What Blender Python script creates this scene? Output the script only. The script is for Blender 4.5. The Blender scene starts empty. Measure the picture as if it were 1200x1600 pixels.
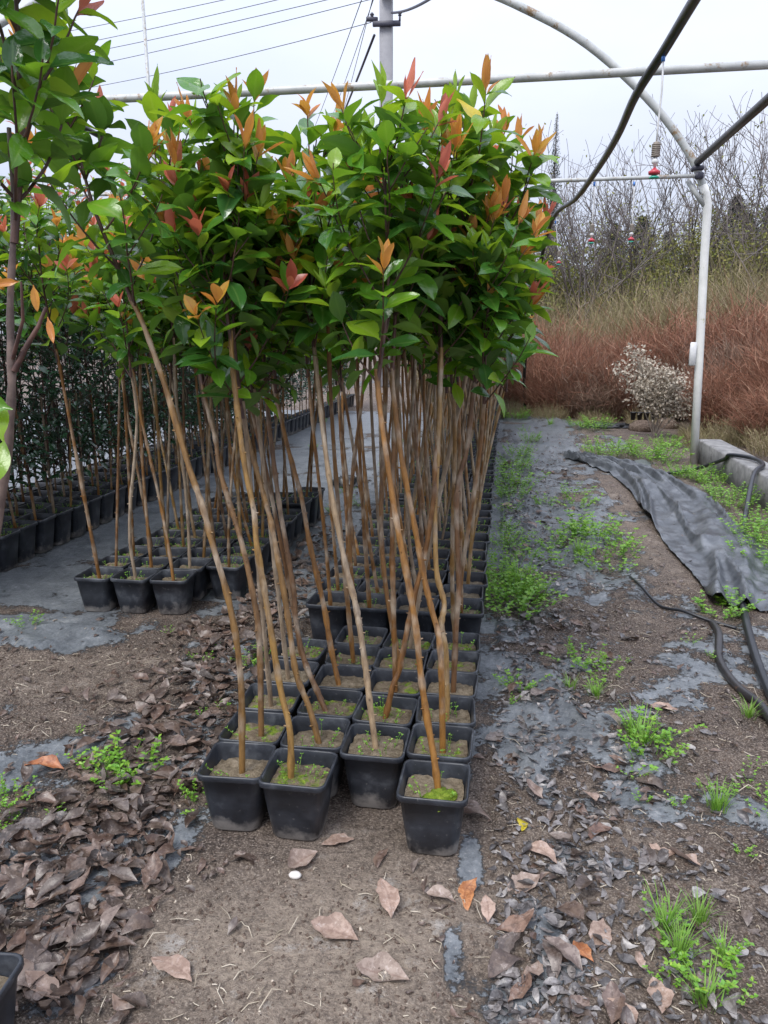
import bpy, math, random
import numpy as np
from mathutils import Matrix, Vector

# ------------------------------------------------------------------ camera
F = 1201.0; PITCH = math.radians(13.1); YAW = math.radians(8.8); HC = 1.5      # f in pixels of the 1200x1600 photograph
scn = bpy.context.scene
COL = scn.collection
cam = bpy.data.cameras.new('camera'); camo = bpy.data.objects.new('camera', cam); COL.objects.link(camo)
cam.sensor_fit = 'VERTICAL'; cam.sensor_height = 32.0; cam.lens = 32.0 * F / 1600.0
cam.clip_start = 0.05; cam.clip_end = 900.0
camo.location = (0, 0, HC); camo.rotation_euler = (math.pi / 2 - PITCH, 0, YAW)
scn.camera = camo
scn.render.resolution_x = 768; scn.render.resolution_y = 1024

# ------------------------------------------------------------------ sky, sun, exposure (bright overcast day)
SUN_EL, SUN_AZ = math.radians(56), math.radians(205)      # azimuth from +Y, clockwise
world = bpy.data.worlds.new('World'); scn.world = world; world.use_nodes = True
nt = world.node_tree; nt.nodes.clear(); N = nt.nodes.new; LK = nt.links.new
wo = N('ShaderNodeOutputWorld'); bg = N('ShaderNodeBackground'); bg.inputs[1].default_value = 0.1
sky = N('ShaderNodeTexSky'); sky.sky_type = 'NISHITA'; sky.sun_disc = False
sky.sun_elevation = SUN_EL; sky.sun_rotation = SUN_AZ; sky.dust_density = 4.0; sky.air_density = 1.0
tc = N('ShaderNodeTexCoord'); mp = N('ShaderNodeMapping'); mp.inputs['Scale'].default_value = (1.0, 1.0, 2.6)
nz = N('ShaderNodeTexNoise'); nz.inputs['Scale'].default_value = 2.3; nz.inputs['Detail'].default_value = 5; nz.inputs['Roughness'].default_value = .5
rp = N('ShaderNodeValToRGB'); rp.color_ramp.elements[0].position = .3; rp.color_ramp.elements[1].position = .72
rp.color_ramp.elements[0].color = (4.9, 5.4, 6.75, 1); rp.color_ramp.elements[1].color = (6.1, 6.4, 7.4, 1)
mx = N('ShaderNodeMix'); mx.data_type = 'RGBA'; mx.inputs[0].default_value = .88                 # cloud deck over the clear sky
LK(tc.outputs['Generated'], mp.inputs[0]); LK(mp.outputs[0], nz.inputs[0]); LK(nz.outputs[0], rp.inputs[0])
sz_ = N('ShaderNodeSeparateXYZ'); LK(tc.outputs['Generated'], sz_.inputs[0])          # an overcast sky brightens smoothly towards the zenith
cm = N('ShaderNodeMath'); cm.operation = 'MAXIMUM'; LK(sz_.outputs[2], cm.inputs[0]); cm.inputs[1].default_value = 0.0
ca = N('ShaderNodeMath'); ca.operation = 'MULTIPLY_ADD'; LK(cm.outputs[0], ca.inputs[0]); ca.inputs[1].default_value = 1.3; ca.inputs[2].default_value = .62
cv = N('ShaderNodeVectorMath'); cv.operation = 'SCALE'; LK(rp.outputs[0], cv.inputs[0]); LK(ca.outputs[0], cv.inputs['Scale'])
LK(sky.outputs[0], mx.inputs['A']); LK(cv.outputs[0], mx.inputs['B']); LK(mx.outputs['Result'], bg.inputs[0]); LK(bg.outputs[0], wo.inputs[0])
sun = bpy.data.lights.new('sun', 'SUN'); sun.energy = 1.5; sun.angle = math.radians(22); sun.color = (1, .97, .92)
suno = bpy.data.objects.new('sun', sun); COL.objects.link(suno)
sd = Vector((math.sin(SUN_AZ) * math.cos(SUN_EL), math.cos(SUN_AZ) * math.cos(SUN_EL), math.sin(SUN_EL)))
suno.rotation_euler = sd.to_track_quat('Z', 'Y').to_euler()
vs = scn.view_settings; vs.view_transform = 'Standard'; vs.look = 'None'; vs.exposure = 0.86; vs.gamma = 1.0

# ------------------------------------------------------------------ helpers
rng = np.random.default_rng(11); random.seed(11)
_fw = np.array([-math.sin(YAW) * math.cos(PITCH), math.cos(YAW) * math.cos(PITCH), -math.sin(PITCH)])
_rt = np.array([math.cos(YAW), math.sin(YAW), 0.]); _up = np.cross(_rt, _fw); _C = np.array([0, 0, HC])
def _ray(x, y): return _fw + _rt * (x - 600) / F - _up * (y - 800) / F
def G(x, y, z=0.0):                       # photo measurement -> place on the level z
    d = _ray(x, y); return _C + d * (z - HC) / d[2]
def AY(x, y, Y):                          # photo measurement -> place at distance Y
    d = _ray(x, y); return _C + d * Y / d[1]

_lat = np.random.default_rng(5).random((256, 256))
def vnoise(x, y):
    xi = np.floor(x).astype(int); yi = np.floor(y).astype(int); fx = x - xi; fy = y - yi
    fx = fx * fx * (3 - 2 * fx); fy = fy * fy * (3 - 2 * fy)
    a = _lat[xi % 256, yi % 256]; b = _lat[(xi + 1) % 256, yi % 256]; c = _lat[xi % 256, (yi + 1) % 256]; d = _lat[(xi + 1) % 256, (yi + 1) % 256]
    return (a * (1 - fx) + b * fx) * (1 - fy) + (c * (1 - fx) + d * fx) * fy
def fbm(x, y, oct=4, s=1.0):
    v = 0; a = .5; t = 0
    for i in range(oct):
        v = v + a * vnoise(x * s + 17.3 * i, y * s + 5.1 * i); t += a; a *= .5; s *= 2.07
    return v / t

def mesh(name, V, Fc, mats=(), mi=None, rnd=None, mid=None, smooth=True):
    V = np.asarray(V, dtype=np.float32); me = bpy.data.meshes.new(name)
    if isinstance(Fc, np.ndarray):
        Fc = [Fc]
    else:
        t = [f for f in Fc if len(f) == 3]; q = [f for f in Fc if len(f) == 4]; o = [f for f in Fc if len(f) > 4]
        Fc = [np.array(z, dtype=np.int32) for z in (t, q) if z] + [np.array([f], dtype=np.int32) for f in o]
    nf = sum(len(f) for f in Fc); nl = sum(f.size for f in Fc)
    me.vertices.add(len(V)); me.vertices.foreach_set('co', V.ravel())
    me.loops.add(nl); me.polygons.add(nf)
    me.loops.foreach_set('vertex_index', np.concatenate([f.ravel() for f in Fc]).astype(np.int32))
    tot = np.concatenate([np.full(len(f), f.shape[1]) for f in Fc]).astype(np.int32)
    st = np.concatenate([[0], np.cumsum(tot)[:-1]]).astype(np.int32)
    me.polygons.foreach_set('loop_start', st); me.polygons.foreach_set('loop_total', tot)
    for m in (mats if isinstance(mats, (list, tuple)) else [mats]): me.materials.append(m)
    if mi is not None: me.polygons.foreach_set('material_index', np.asarray(mi, dtype=np.int32))
    if smooth: me.polygons.foreach_set('use_smooth', np.ones(nf, dtype=bool))
    for nm, a in (('rnd', rnd), ('mid', mid)):
        if a is not None:
            at = me.attributes.new(nm, 'FLOAT', 'POINT'); at.data.foreach_set('value', np.asarray(a, dtype=np.float32))
    me.update(calc_edges=True); me.validate()
    return me
def ob(name, me, parent=None, loc=None, rot=None, mat=None, scale=None):
    o = bpy.data.objects.new(name, me); COL.objects.link(o)
    if parent is not None: o.parent = parent
    if mat is not None: o.matrix_local = mat
    if loc is not None: o.location = loc
    if rot is not None: o.rotation_euler = rot
    if scale is not None: o.scale = scale
    return o
def tag(o, label, cat, group=None, kind=None):
    if label: o['label'] = label
    if cat: o['category'] = cat
    if group: o['group'] = group
    if kind: o['kind'] = kind
    return o
def empty(name, loc, rz=0.0):
    o = ob(name, None, loc=loc, rot=(0, 0, rz)); o.empty_display_size = .05; return o

class MB:                                 # collects shapes for ONE mesh
    def __init__(s): s.V = []; s.F = []; s.mi = []; s.n = 0; s.m = 0
    def add(s, V, Fc):
        s.V.append(np.asarray(V, float)); s.F += [tuple(int(i) + s.n for i in f) for f in Fc]; s.mi += [s.m] * len(Fc); s.n += len(V)
    def tube(s, P, r, k=6, caps=True):
        P = np.asarray(P, float); n = len(P); r = np.broadcast_to(np.asarray(r, float), (n,))
        T = np.gradient(P, axis=0); T /= np.linalg.norm(T, axis=1)[:, None] + 1e-9
        ref = np.array([0, 0, 1.]) if abs(T[0][2]) < .8 else np.array([1., 0, 0])
        u = np.cross(T[0], ref); u /= np.linalg.norm(u); V = []
        a = np.arange(k) * 2 * math.pi / k
        for i in range(n):
            u = u - T[i] * (u @ T[i]); u /= np.linalg.norm(u) + 1e-9; w = np.cross(T[i], u)
            V.append(P[i] + r[i] * (np.cos(a)[:, None] * u + np.sin(a)[:, None] * w))
        Fc = [(i * k + j, i * k + (j + 1) % k, (i + 1) * k + (j + 1) % k, (i + 1) * k + j) for i in range(n - 1) for j in range(k)]
        if caps: Fc += [tuple(range(k))[::-1], tuple((n - 1) * k + j for j in range(k))]
        s.add(np.concatenate(V), Fc)
    def box(s, c, d, rz=0.0, ch=0.0):
        x, y, z = np.asarray(d, float) / 2; b = ch
        pts = []
        for zz, ins in ((-z, b), (-z + b, 0), (z - b, 0), (z, b)) if b else ((-z, 0), (z, 0)):
            X, Y = x - ins, y - ins
            ring = [(-X + b, -Y), (X - b, -Y), (X, -Y + b), (X, Y - b), (X - b, Y), (-X + b, Y), (-X, Y - b), (-X, -Y + b)] if b else [(-X, -Y), (X, -Y), (X, Y), (-X, Y)]
            pts += [(p[0], p[1], zz) for p in ring]
        k = 8 if b else 4; nr = len(pts) // k; pts = np.array(pts)
        R = np.array([[math.cos(rz), -math.sin(rz), 0], [math.sin(rz), math.cos(rz), 0], [0, 0, 1]])
        Fc = [(i * k + j, i * k + (j + 1) % k, (i + 1) * k + (j + 1) % k, (i + 1) * k + j) for i in range(nr - 1) for j in range(k)]
        Fc += [tuple(range(k))[::-1], tuple((nr - 1) * k + j for j in range(k))]
        s.add(pts @ R.T + np.asarray(c, float), Fc)
    def lathe(s, prof, c=(0, 0, 0), k=12):
        V = []; n = len(prof)
        for r, z in prof:
            for j in range(k): V.append((c[0] + r * math.cos(2 * math.pi * j / k), c[1] + r * math.sin(2 * math.pi * j / k), c[2] + z))
        Fc = [(i * k + j, i * k + (j + 1) % k, (i + 1) * k + (j + 1) % k, (i + 1) * k + j) for i in range(n - 1) for j in range(k)]
        Fc += [tuple(range(k))[::-1], tuple((n - 1) * k + j for j in range(k))]
        s.add(V, Fc)
    def build(s, name, mats, parent=None, smooth=True, rnd=None, **kw):
        me = mesh(name, np.concatenate(s.V), s.F, mats, None, rnd, smooth=smooth)
        if isinstance(mats, (list, tuple)) and len(mats) > 1:      # keep face order: tris, quads, others
            order = [i for i, f in enumerate(s.F) if len(f) == 3] + [i for i, f in enumerate(s.F) if len(f) == 4] + [i for i, f in enumerate(s.F) if len(f) > 4]
            me.polygons.foreach_set('material_index', np.array([s.mi[i] for i in order], dtype=np.int32))
        return ob(name, me, parent, **kw)
    def me(s, name, mats, smooth=True): return mesh(name, np.concatenate(s.V), s.F, mats, smooth=smooth)

def spline(P, n):                         # smooth resampling of a polyline
    P = np.asarray(P, float); m = len(P); Q = np.vstack([2 * P[0] - P[1], P, 2 * P[-1] - P[-2]])
    out = []
    for t in np.linspace(0, m - 1 - 1e-6, n):
        i = int(t); f = t - i; a, b, c, d = Q[i], Q[i + 1], Q[i + 2], Q[i + 3]
        out.append(.5 * (2 * b + (c - a) * f + (2 * a - 5 * b + 4 * c - d) * f * f + (3 * b - a - 3 * c + d) * f ** 3))
    return np.array(out)
def frame(d, nrm):                        # rotation whose Y axis is d and Z axis close to nrm
    d = d / (np.linalg.norm(d) + 1e-9); x = np.cross(d, nrm); l = np.linalg.norm(x)
    if l < 1e-4: x = np.array([1., 0, 0]); l = 1
    x /= l; return np.stack([x, d, np.cross(x, d)], axis=1)
def scatter(TV, TF, R, T, S):             # copies of a template into one array: R (k,3,3), T (k,3), S (k,) or (k,3)
    S = np.asarray(S, float); S = S[:, None] if S.ndim == 1 else S
    V = np.einsum('kij,knj->kni', R, TV[None] * S[:, None, :]) + T[:, None, :]
    k, n = len(T), len(TV)
    return V.reshape(-1, 3), (TF[None] + (np.arange(k) * n)[:, None, None]).reshape(-1, TF.shape[1])

# ------------------------------------------------------------------ materials
def newmat(name):
    m = bpy.data.materials.new(name); m.use_nodes = True; t = m.node_tree; t.nodes.clear()
    o = t.nodes.new('ShaderNodeOutputMaterial'); return m, t, t.nodes.new, t.links.new, o
def ramp(t, stops, fac):
    r = t.nodes.new('ShaderNodeValToRGB'); e = r.color_ramp.elements
    while len(e) < len(stops): e.new(.5)
    for i, (p, c) in enumerate(stops): e[i].position = p; e[i].color = (*c, 1)
    t.links.new(fac, r.inputs[0]); return r.outputs[0]
def noise(t, scale, detail=4, vec=None, rough=.55, dist=0.0):
    n = t.nodes.new('ShaderNodeTexNoise'); n.inputs['Scale'].default_value = scale; n.inputs['Detail'].default_value = detail
    n.inputs['Roughness'].default_value = rough; n.inputs['Distortion'].default_value = dist
    if vec is not None: t.links.new(vec, n.inputs['Vector'])
    return n.outputs[0]
def mth(t, op, a, b=None):
    n = t.nodes.new('ShaderNodeMath'); n.operation = op
    for i, v in enumerate((a, b)):
        if v is None: continue
        if isinstance(v, (int, float)): n.inputs[i].default_value = v
        else: t.links.new(v, n.inputs[i])
    return n.outputs[0]
def mix(t, f, a, b, blend='MIX'):
    n = t.nodes.new('ShaderNodeMix'); n.data_type = 'RGBA'; n.blend_type = blend
    for s, v in ((n.inputs[0], f), (n.inputs['A'], a), (n.inputs['B'], b)):
        if isinstance(v, (int, float)): s.default_value = v
        elif isinstance(v, tuple): s.default_value = (*v, 1)
        else: t.links.new(v, s)
    return n.outputs['Result']
def coord(t, kind='Object'): return t.nodes.new('ShaderNodeTexCoord').outputs[kind]
def attr(t, name):
    a = t.nodes.new('ShaderNodeAttribute'); a.attribute_name = name; return a.outputs['Fac']
def bump(t, h, dist=.002, strength=1.0, nrm=None):
    b = t.nodes.new('ShaderNodeBump'); b.inputs['Distance'].default_value = dist; b.inputs['Strength'].default_value = strength
    t.links.new(h, b.inputs['Height'])
    if nrm is not None: t.links.new(nrm, b.inputs['Normal'])
    return b.outputs[0]
def pbsdf(t, col, rough, nrm=None, spec=.5, metal=0.0):
    p = t.nodes.new('ShaderNodeBsdfPrincipled')
    for s, v in ((p.inputs['Base Color'], col), (p.inputs['Roughness'], rough), (p.inputs['Specular IOR Level'], spec), (p.inputs['Metallic'], metal)):
        if isinstance(v, tuple): s.default_value = (*v, 1)
        elif isinstance(v, (int, float)): s.default_value = v
        else: t.links.new(v, s)
    if nrm is not None: t.links.new(nrm, p.inputs['Normal'])
    return p
def rndval(t):                            # a number of its own for each leaf or object
    r = t.nodes.new('ShaderNodeObjectInfo').outputs['Random']
    return mth(t, 'FRACT', mth(t, 'ADD', r, attr(t, 'rnd')))

def leaf_mat(name, cols, back, rough=.3, trans=.3, tcol=None, midrib=None, blotch=None):
    m, t, n, l, o = newmat(name)
    c = ramp(t, [(i / max(1, len(cols) - 1), k) for i, k in enumerate(cols)], rndval(t))
    if midrib:
        f = ramp(t, [(0.0, (1, 1, 1)), (.16, (0, 0, 0))], attr(t, 'mid')); c = mix(t, mth(t, 'MULTIPLY', f, .55), c, midrib)
    gp_ = n('ShaderNodeNewGeometry').outputs['Position']; v = noise(t, 70, 3, gp_); c = mix(t, mth(t, 'MULTIPLY', v, .35), c, mix(t, 1.0, c, (.55, .6, .5), 'MULTIPLY'))
    if blotch:                                                       # rot spots and bleached patches
        c = mix(t, ramp(t, [(.44, (.85, .85, .85)), (.56, (0, 0, 0))], noise(t, 38, 5, gp_, .75)), c, mix(t, 1.0, c, blotch[0], 'MULTIPLY'))
        c = mix(t, ramp(t, [(.55, (0, 0, 0)), (.68, (.7, .7, .7))], noise(t, 55, 5, gp_, .75, .6)), c, blotch[1])
    g = n('ShaderNodeNewGeometry'); cb = mix(t, g.outputs['Backfacing'], c, mix(t, .55, c, back))
    rr = mth(t, 'ADD', mth(t, 'MULTIPLY', g.outputs['Backfacing'], .25), rough)
    p = pbsdf(t, cb, rr, bump(t, noise(t, 90, 2, gp_), .002, .5), .6)
    tr = n('ShaderNodeBsdfTranslucent'); l(mix(t, .5, c, tcol or back), tr.inputs[0])
    ms = n('ShaderNodeMixShader'); ms.inputs[0].default_value = trans
    l(p.outputs[0], ms.inputs[1]); l(tr.outputs[0], ms.inputs[2]); l(ms.outputs[0], o.inputs[0]); return m
LEAF = [
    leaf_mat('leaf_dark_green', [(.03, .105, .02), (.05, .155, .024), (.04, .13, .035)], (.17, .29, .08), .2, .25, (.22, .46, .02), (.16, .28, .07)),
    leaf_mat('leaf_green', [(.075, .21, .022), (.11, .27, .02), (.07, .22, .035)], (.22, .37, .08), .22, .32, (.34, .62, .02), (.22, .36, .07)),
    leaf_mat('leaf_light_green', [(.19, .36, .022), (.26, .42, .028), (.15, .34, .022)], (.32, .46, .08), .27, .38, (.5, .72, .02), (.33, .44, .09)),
    leaf_mat('leaf_orange', [(.62, .22, .05), (.70, .32, .05), (.56, .34, .04)], (.72, .30, .14), .34, .38, (.9, .38, .08), (.5, .12, .05)),
    leaf_mat('leaf_red', [(.55, .11, .075), (.62, .18, .10), (.45, .10, .06)], (.70, .25, .18), .34, .36, (.9, .22, .12), (.42, .06, .06)),
    leaf_mat('leaf_yellow', [(.72, .56, .03), (.75, .60, .05)], (.70, .6, .1), .35, .38, (.9, .72, .04), (.55, .5, .06)),
]
BLUE_LEAF = leaf_mat('leaf_blue_green', [(.018, .055, .024), (.03, .085, .035), (.045, .11, .06)], (.22, .30, .24), .2, .12, (.06, .18, .05), (.1, .16, .08))  # dark blue-green leaves on the lower part of the long-row shrubs
DEAD = leaf_mat('dead_leaf', [(.04, .033, .031), (.13, .095, .078), (.20, .13, .10), (.05, .042, .040), (.33, .25, .215), (.17, .095, .07), (.27, .235, .22), (.06, .05, .047), (.25, .155, .115), (.035, .03, .029), (.20, .17, .16)], (.24, .19, .165), .42, .05, (.3, .15, .06), (.12, .08, .06), blotch=((.45, .40, .40), (.34, .28, .25)))
GREYD = leaf_mat('grey_leaf_scrap', [(.05, .047, .05), (.16, .15, .155), (.09, .08, .08), (.27, .25, .255), (.06, .05, .047), (.20, .175, .17), (.40, .37, .36), (.11, .085, .075), (.15, .14, .15)], (.22, .2, .2), .4, .03, (.3, .2, .15), blotch=((.4, .38, .38), (.34, .32, .32)))
DEADO = leaf_mat('dead_leaf_orange', [(.42, .15, .06), (.55, .24, .10)], (.5, .25, .12), .5, .1, (.6, .25, .08), (.25, .08, .04), blotch=((.5, .4, .35), (.5, .3, .18)))
DEADP = leaf_mat('dead_leaf_pale', [(.38, .27, .22), (.48, .34, .28), (.34, .26, .22)], (.36, .28, .24), .55, .08, (.5, .3, .2), (.24, .15, .12), blotch=((.6, .55, .52), (.5, .42, .38)))
WEED = leaf_mat('weed_leaf', [(.14, .34, .03), (.22, .44, .035), (.17, .40, .06), (.34, .50, .05)], (.25, .42, .08), .45, .3, (.4, .7, .05))
GRASS = leaf_mat('grass_blade', [(.11, .28, .03), (.17, .36, .04), (.25, .36, .08)], (.22, .40, .08), .42, .3, (.35, .62, .06))

def mat_bark():
    m, t, n, l, o = newmat('bark'); co = coord(t); r = n('ShaderNodeObjectInfo').outputs['Random']
    base = ramp(t, [(0, (.20, .088, .022)), (.3, (.30, .14, .03)), (.5, (.16, .08, .035)), (.7, (.33, .19, .05)), (.85, (.38, .29, .2)), (1, (.22, .15, .09))], r)
    mp = n('ShaderNodeMapping'); mp.inputs['Scale'].default_value = (1, 1, .22); l(co, mp.inputs[0])
    a = noise(t, 55, 5, mp.outputs[0], .65); b = noise(t, 7, 3, co)
    c = mix(t, ramp(t, [(.48, (0, 0, 0)), (.66, (1, 1, 1))], b), base, (.44, .36, .27))
    c = mix(t, ramp(t, [(.35, (.85, .85, .85)), (.6, (0, 0, 0))], a), c, mix(t, 1.0, c, (.4, .36, .34), 'MULTIPLY'))
    l(pbsdf(t, c, .5, bump(t, a, .002, .7)).outputs[0], o.inputs[0]); return m
BARK = mat_bark()
def mat_twig(name, a, b):
    m, t, n, l, o = newmat(name); v = noise(t, 30, 3, coord(t))
    l(pbsdf(t, ramp(t, [(.35, a), (.65, b)], v), .5, bump(t, v, .001, .5)).outputs[0], o.inputs[0]); return m
TWIG = mat_twig('twig', (.05, .022, .018), (.11, .05, .035))
REDTWIG = mat_twig('red_shoot', (.16, .025, .03), (.24, .06, .05))
DARKBARK = mat_twig('dark_bark', (.07, .045, .038), (.16, .11, .09))
BAREWOOD = mat_twig('bare_wood', (.09, .075, .07), (.19, .16, .15))
GREYWOOD = mat_twig('grey_wood', (.2, .17, .15), (.3, .26, .22))

def mat_pot():
    m, t, n, l, o = newmat('pot_plastic'); co = coord(t); sx = n('ShaderNodeSeparateXYZ'); l(co, sx.inputs[0])
    r = n('ShaderNodeObjectInfo').outputs['Random']
    va = n('ShaderNodeVectorMath'); va.operation = 'ADD'; l(co, va.inputs[0]); cx = n('ShaderNodeCombineXYZ')
    for i in range(3): l(mth(t, 'MULTIPLY', r, 37.0), cx.inputs[i])
    l(cx.outputs[0], va.inputs[1]); v = va.outputs[0]
    a = noise(t, 9, 5, v, .65); b = noise(t, 60, 3, v, .6)
    c = ramp(t, [(.34, (.014, .016, .021)), (.54, (.030, .034, .043)), (.66, (.075, .082, .094))], a)
    mud = mth(t, 'ADD', mth(t, 'MULTIPLY', sx.outputs[2], -16.0), mth(t, 'ADD', mth(t, 'MULTIPLY', a, 4.2), -1.35))        # splashed soil round the foot
    mud = mth(t, 'MINIMUM', mth(t, 'MAXIMUM', mud, 0.0), .8)
    c = mix(t, mud, c, (.34, .31, .28))
    sp = ramp(t, [(.66, (0, 0, 0)), (.72, (1, 1, 1))], b); c = mix(t, mth(t, 'MULTIPLY', sp, .35), c, (.25, .24, .23))
    rg = mth(t, 'ADD', mth(t, 'MULTIPLY', a, .3), mth(t, 'ADD', mth(t, 'MULTIPLY', mud, .4), .26))
    l(pbsdf(t, c, rg, bump(t, a, .004, .5)).outputs[0], o.inputs[0]); return m
POT = mat_pot()
def mat_soil(name, cols, moss=0.0):
    m, t, n, l, o = newmat(name); co = coord(t); g = n('ShaderNodeNewGeometry').outputs['Position']
    a = noise(t, 40, 6, g, .7); b = noise(t, 220, 3, g, .6); c = ramp(t, [(.3, cols[0]), (.5, cols[1]), (.72, cols[2])], a)
    c = mix(t, ramp(t, [(.68, (0, 0, 0)), (.74, (.7, .7, .7))], b), c, (.38, .33, .28))
    if moss:
        k = noise(t, 14, 5, g, .7); f = ramp(t, [(moss, (0, 0, 0)), (moss + .1, (1, 1, 1))], k)
        c = mix(t, f, c, ramp(t, [(.35, (.07, .13, .012)), (.65, (.24, .33, .03))], noise(t, 90, 3, g)))
    h = mth(t, 'ADD', a, mth(t, 'MULTIPLY', b, .4))
    l(pbsdf(t, c, .9, bump(t, h, .012, 1.0), .2).outputs[0], o.inputs[0]); return m
SOIL = mat_soil('pot_soil', ((.09, .068, .045), (.20, .16, .11), (.33, .27, .20)))
SOILM = mat_soil('pot_soil_mossy', ((.08, .06, .04), (.18, .14, .095), (.28, .23, .17)), .52)
SOILR = mat_soil('pot_soil_reddish', ((.05, .03, .02), (.11, .065, .045), (.17, .11, .08)), .60)
MOSS = mat_soil('bright_moss', ((.07, .11, .012), (.15, .22, .02), (.28, .34, .05)))
CLOD = mat_soil('soil_crumb', ((.05, .037, .03), (.15, .11, .088), (.34, .27, .215)))

def mat_ground():
    m, t, n, l, o = newmat('ground_soil_and_cloth'); g = n('ShaderNodeNewGeometry').outputs['Position']
    cl = attr(t, 'rnd'); pale = attr(t, 'mid')
    a = noise(t, 5.5, 7, g, .68); b = noise(t, 42, 6, g, .75); c = noise(t, 150, 4, g, .65); d = noise(t, 1.1, 4, g)
    soil = ramp(t, [(.34, (.034, .025, .021)), (.44, (.092, .066, .053)), (.54, (.18, .136, .108)), (.64, (.32, .255, .205))], mth(t, 'ADD', mth(t, 'MULTIPLY', a, .5), mth(t, 'MULTIPLY', b, .5)))
    soil = mix(t, ramp(t, [(.36, (.95, .95, .95)), (.49, (0, 0, 0))], c), soil, mix(t, 1.0, soil, (.28, .26, .25), 'MULTIPLY'))
    soil = mix(t, ramp(t, [(.53, (0, 0, 0)), (.64, (.8, .8, .8))], c), soil, (.50, .42, .35))
    soil = mix(t, mth(t, 'MULTIPLY', pale, ramp(t, [(.3, (.1, .1, .1)), (.62, (1, 1, 1))], b)), soil, (.44, .355, .28))          # dry trodden patches
    ch = ramp(t, [(.56, (0, 0, 0)), (.66, (1, 1, 1))], noise(t, 5.5, 7, g, .78)); soil = mix(t, mth(t, 'MULTIPLY', mth(t, 'MULTIPLY', ch, pale), .75), soil, (.62, .58, .54))
    wv = n('ShaderNodeTexWave'); wv.bands_direction = 'X'; wv.inputs['Scale'].default_value = 75; l(g, wv.inputs[0])
    w2 = n('ShaderNodeTexWave'); w2.bands_direction = 'Y'; w2.inputs['Scale'].default_value = 75; l(g, w2.inputs[0])
    weave = mth(t, 'ADD', wv.outputs['Fac'], w2.outputs['Fac'])
    cloth = ramp(t, [(.34, (.055, .062, .072)), (.46, (.125, .138, .152)), (.57, (.20, .215, .23)), (.67, (.34, .35, .36))], mth(t, 'ADD', mth(t, 'MULTIPLY', a, .55), mth(t, 'MULTIPLY', b, .45)))
    cloth = mix(t, mth(t, 'MULTIPLY', weave, .16), cloth, (.05, .056, .064))
    cloth = mix(t, ramp(t, [(.58, (0, 0, 0)), (.68, (.7, .7, .7))], noise(t, 95, 4, g, .7)), cloth, (.30, .29, .29))
    f = mth(t, 'ADD', cl, mth(t, 'ADD', mth(t, 'MULTIPLY', mth(t, 'SUBTRACT', b, .5), 1.1), mth(t, 'MULTIPLY', mth(t, 'SUBTRACT', a, .5), .9)))
    fr = n('ShaderNodeMapRange'); fr.inputs[1].default_value = .44; fr.inputs[2].default_value = .56; l(f, fr.inputs[0]); f = fr.outputs[0]
    col = mix(t, f, soil, cloth)
    rg = mth(t, 'ADD', mth(t, 'MULTIPLY', f, -.42), mth(t, 'ADD', mth(t, 'MULTIPLY', a, .30), .62))
    hs = mth(t, 'ADD', b, mth(t, 'ADD', mth(t, 'MULTIPLY', c, .35), mth(t, 'MULTIPLY', a, .8)))
    hc = mth(t, 'ADD', mth(t, 'MULTIPLY', a, .6), mth(t, 'ADD', mth(t, 'MULTIPLY', weave, .012), mth(t, 'MULTIPLY', b, .10)))
    hm = n('ShaderNodeMix'); hm.data_type = 'FLOAT'; l(f, hm.inputs[0]); l(hs, hm.inputs[2]); l(hc, hm.inputs[3])
    l(pbsdf(t, col, rg, bump(t, hm.outputs[0], .03, 1.0), .4).outputs[0], o.inputs[0]); return m
GROUND = mat_ground()
def mat_plain(name, cols, rough, scale=20, bmp=.001, spec=.5, rust=None, metal=0.0):
    m, t, n, l, o = newmat(name); co = coord(t); a = noise(t, scale, 5, co, .65)
    c = ramp(t, [(.3 + .4 * i / max(1, len(cols) - 1), k) for i, k in enumerate(cols)], a)
    if rust:
        k = noise(t, scale * .6, 6, co, .75); c = mix(t, ramp(t, [(rust[0], (0, 0, 0)), (rust[0] + .07, (1, 1, 1))], k), c, rust[1])
    l(pbsdf(t, c, rough, bump(t, a, bmp, .6), spec, metal).outputs[0], o.inputs[0]); return m
PIPE = mat_plain('painted_pipe', ((.34, .36, .36), (.52, .53, .52)), .42, 9, .001, .5, (.55, (.24, .16, .09)))
PIPEW = mat_plain('painted_post', ((.66, .66, .63), (.80, .80, .77)), .45, 8, .001, .5, (.60, (.42, .40, .20)))
STEEL = mat_plain('dark_pipe', ((.018, .017, .019), (.04, .036, .038)), .4, 12, .001, .5, (.62, (.12, .07, .045)))
HOSE = mat_plain('black_hose', ((.010, .011, .015), (.024, .026, .032)), .36, 10, .0008)
FABRIC = mat_plain('woven_black_fabric', ((.03, .034, .04), (.075, .083, .095), (.16, .17, .185)), .34, 6, .006)
CONC = mat_plain('concrete', ((.15, .145, .145), (.25, .245, .24), (.36, .35, .34)), .8, 7, .006, .3, (.60, (.10, .095, .09)))
POLEC = mat_plain('pole_concrete', ((.26, .26, .28), (.36, .36, .38)), .8, 3, .003, .3)
BLACKP = mat_plain('black_plastic', ((.012, .012, .013), (.03, .03, .032)), .35, 20, .002)
STONE = mat_plain('pale_stone', ((.62, .58, .54), (.75, .72, .68)), .6, 60, .0006)
PEBBLE = mat_plain('small_pebble', ((.36, .29, .22), (.62, .55, .46)), .7, 9, .0006)
PLASTW = mat_plain('white_plastic', ((.55, .56, .57), (.68, .68, .68)), .4, 30, .0004)
PLASTR = mat_plain('red_plastic', ((.42, .03, .05), (.52, .05, .07)), .35, 30, .0004)
PLASTG = mat_plain('green_plastic', ((.03, .35, .24), (.05, .45, .32)), .35, 30, .0004)
PLASTB = mat_plain('blue_plastic', ((.06, .2, .6), (.08, .25, .7)), .35, 30, .0004)
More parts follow.
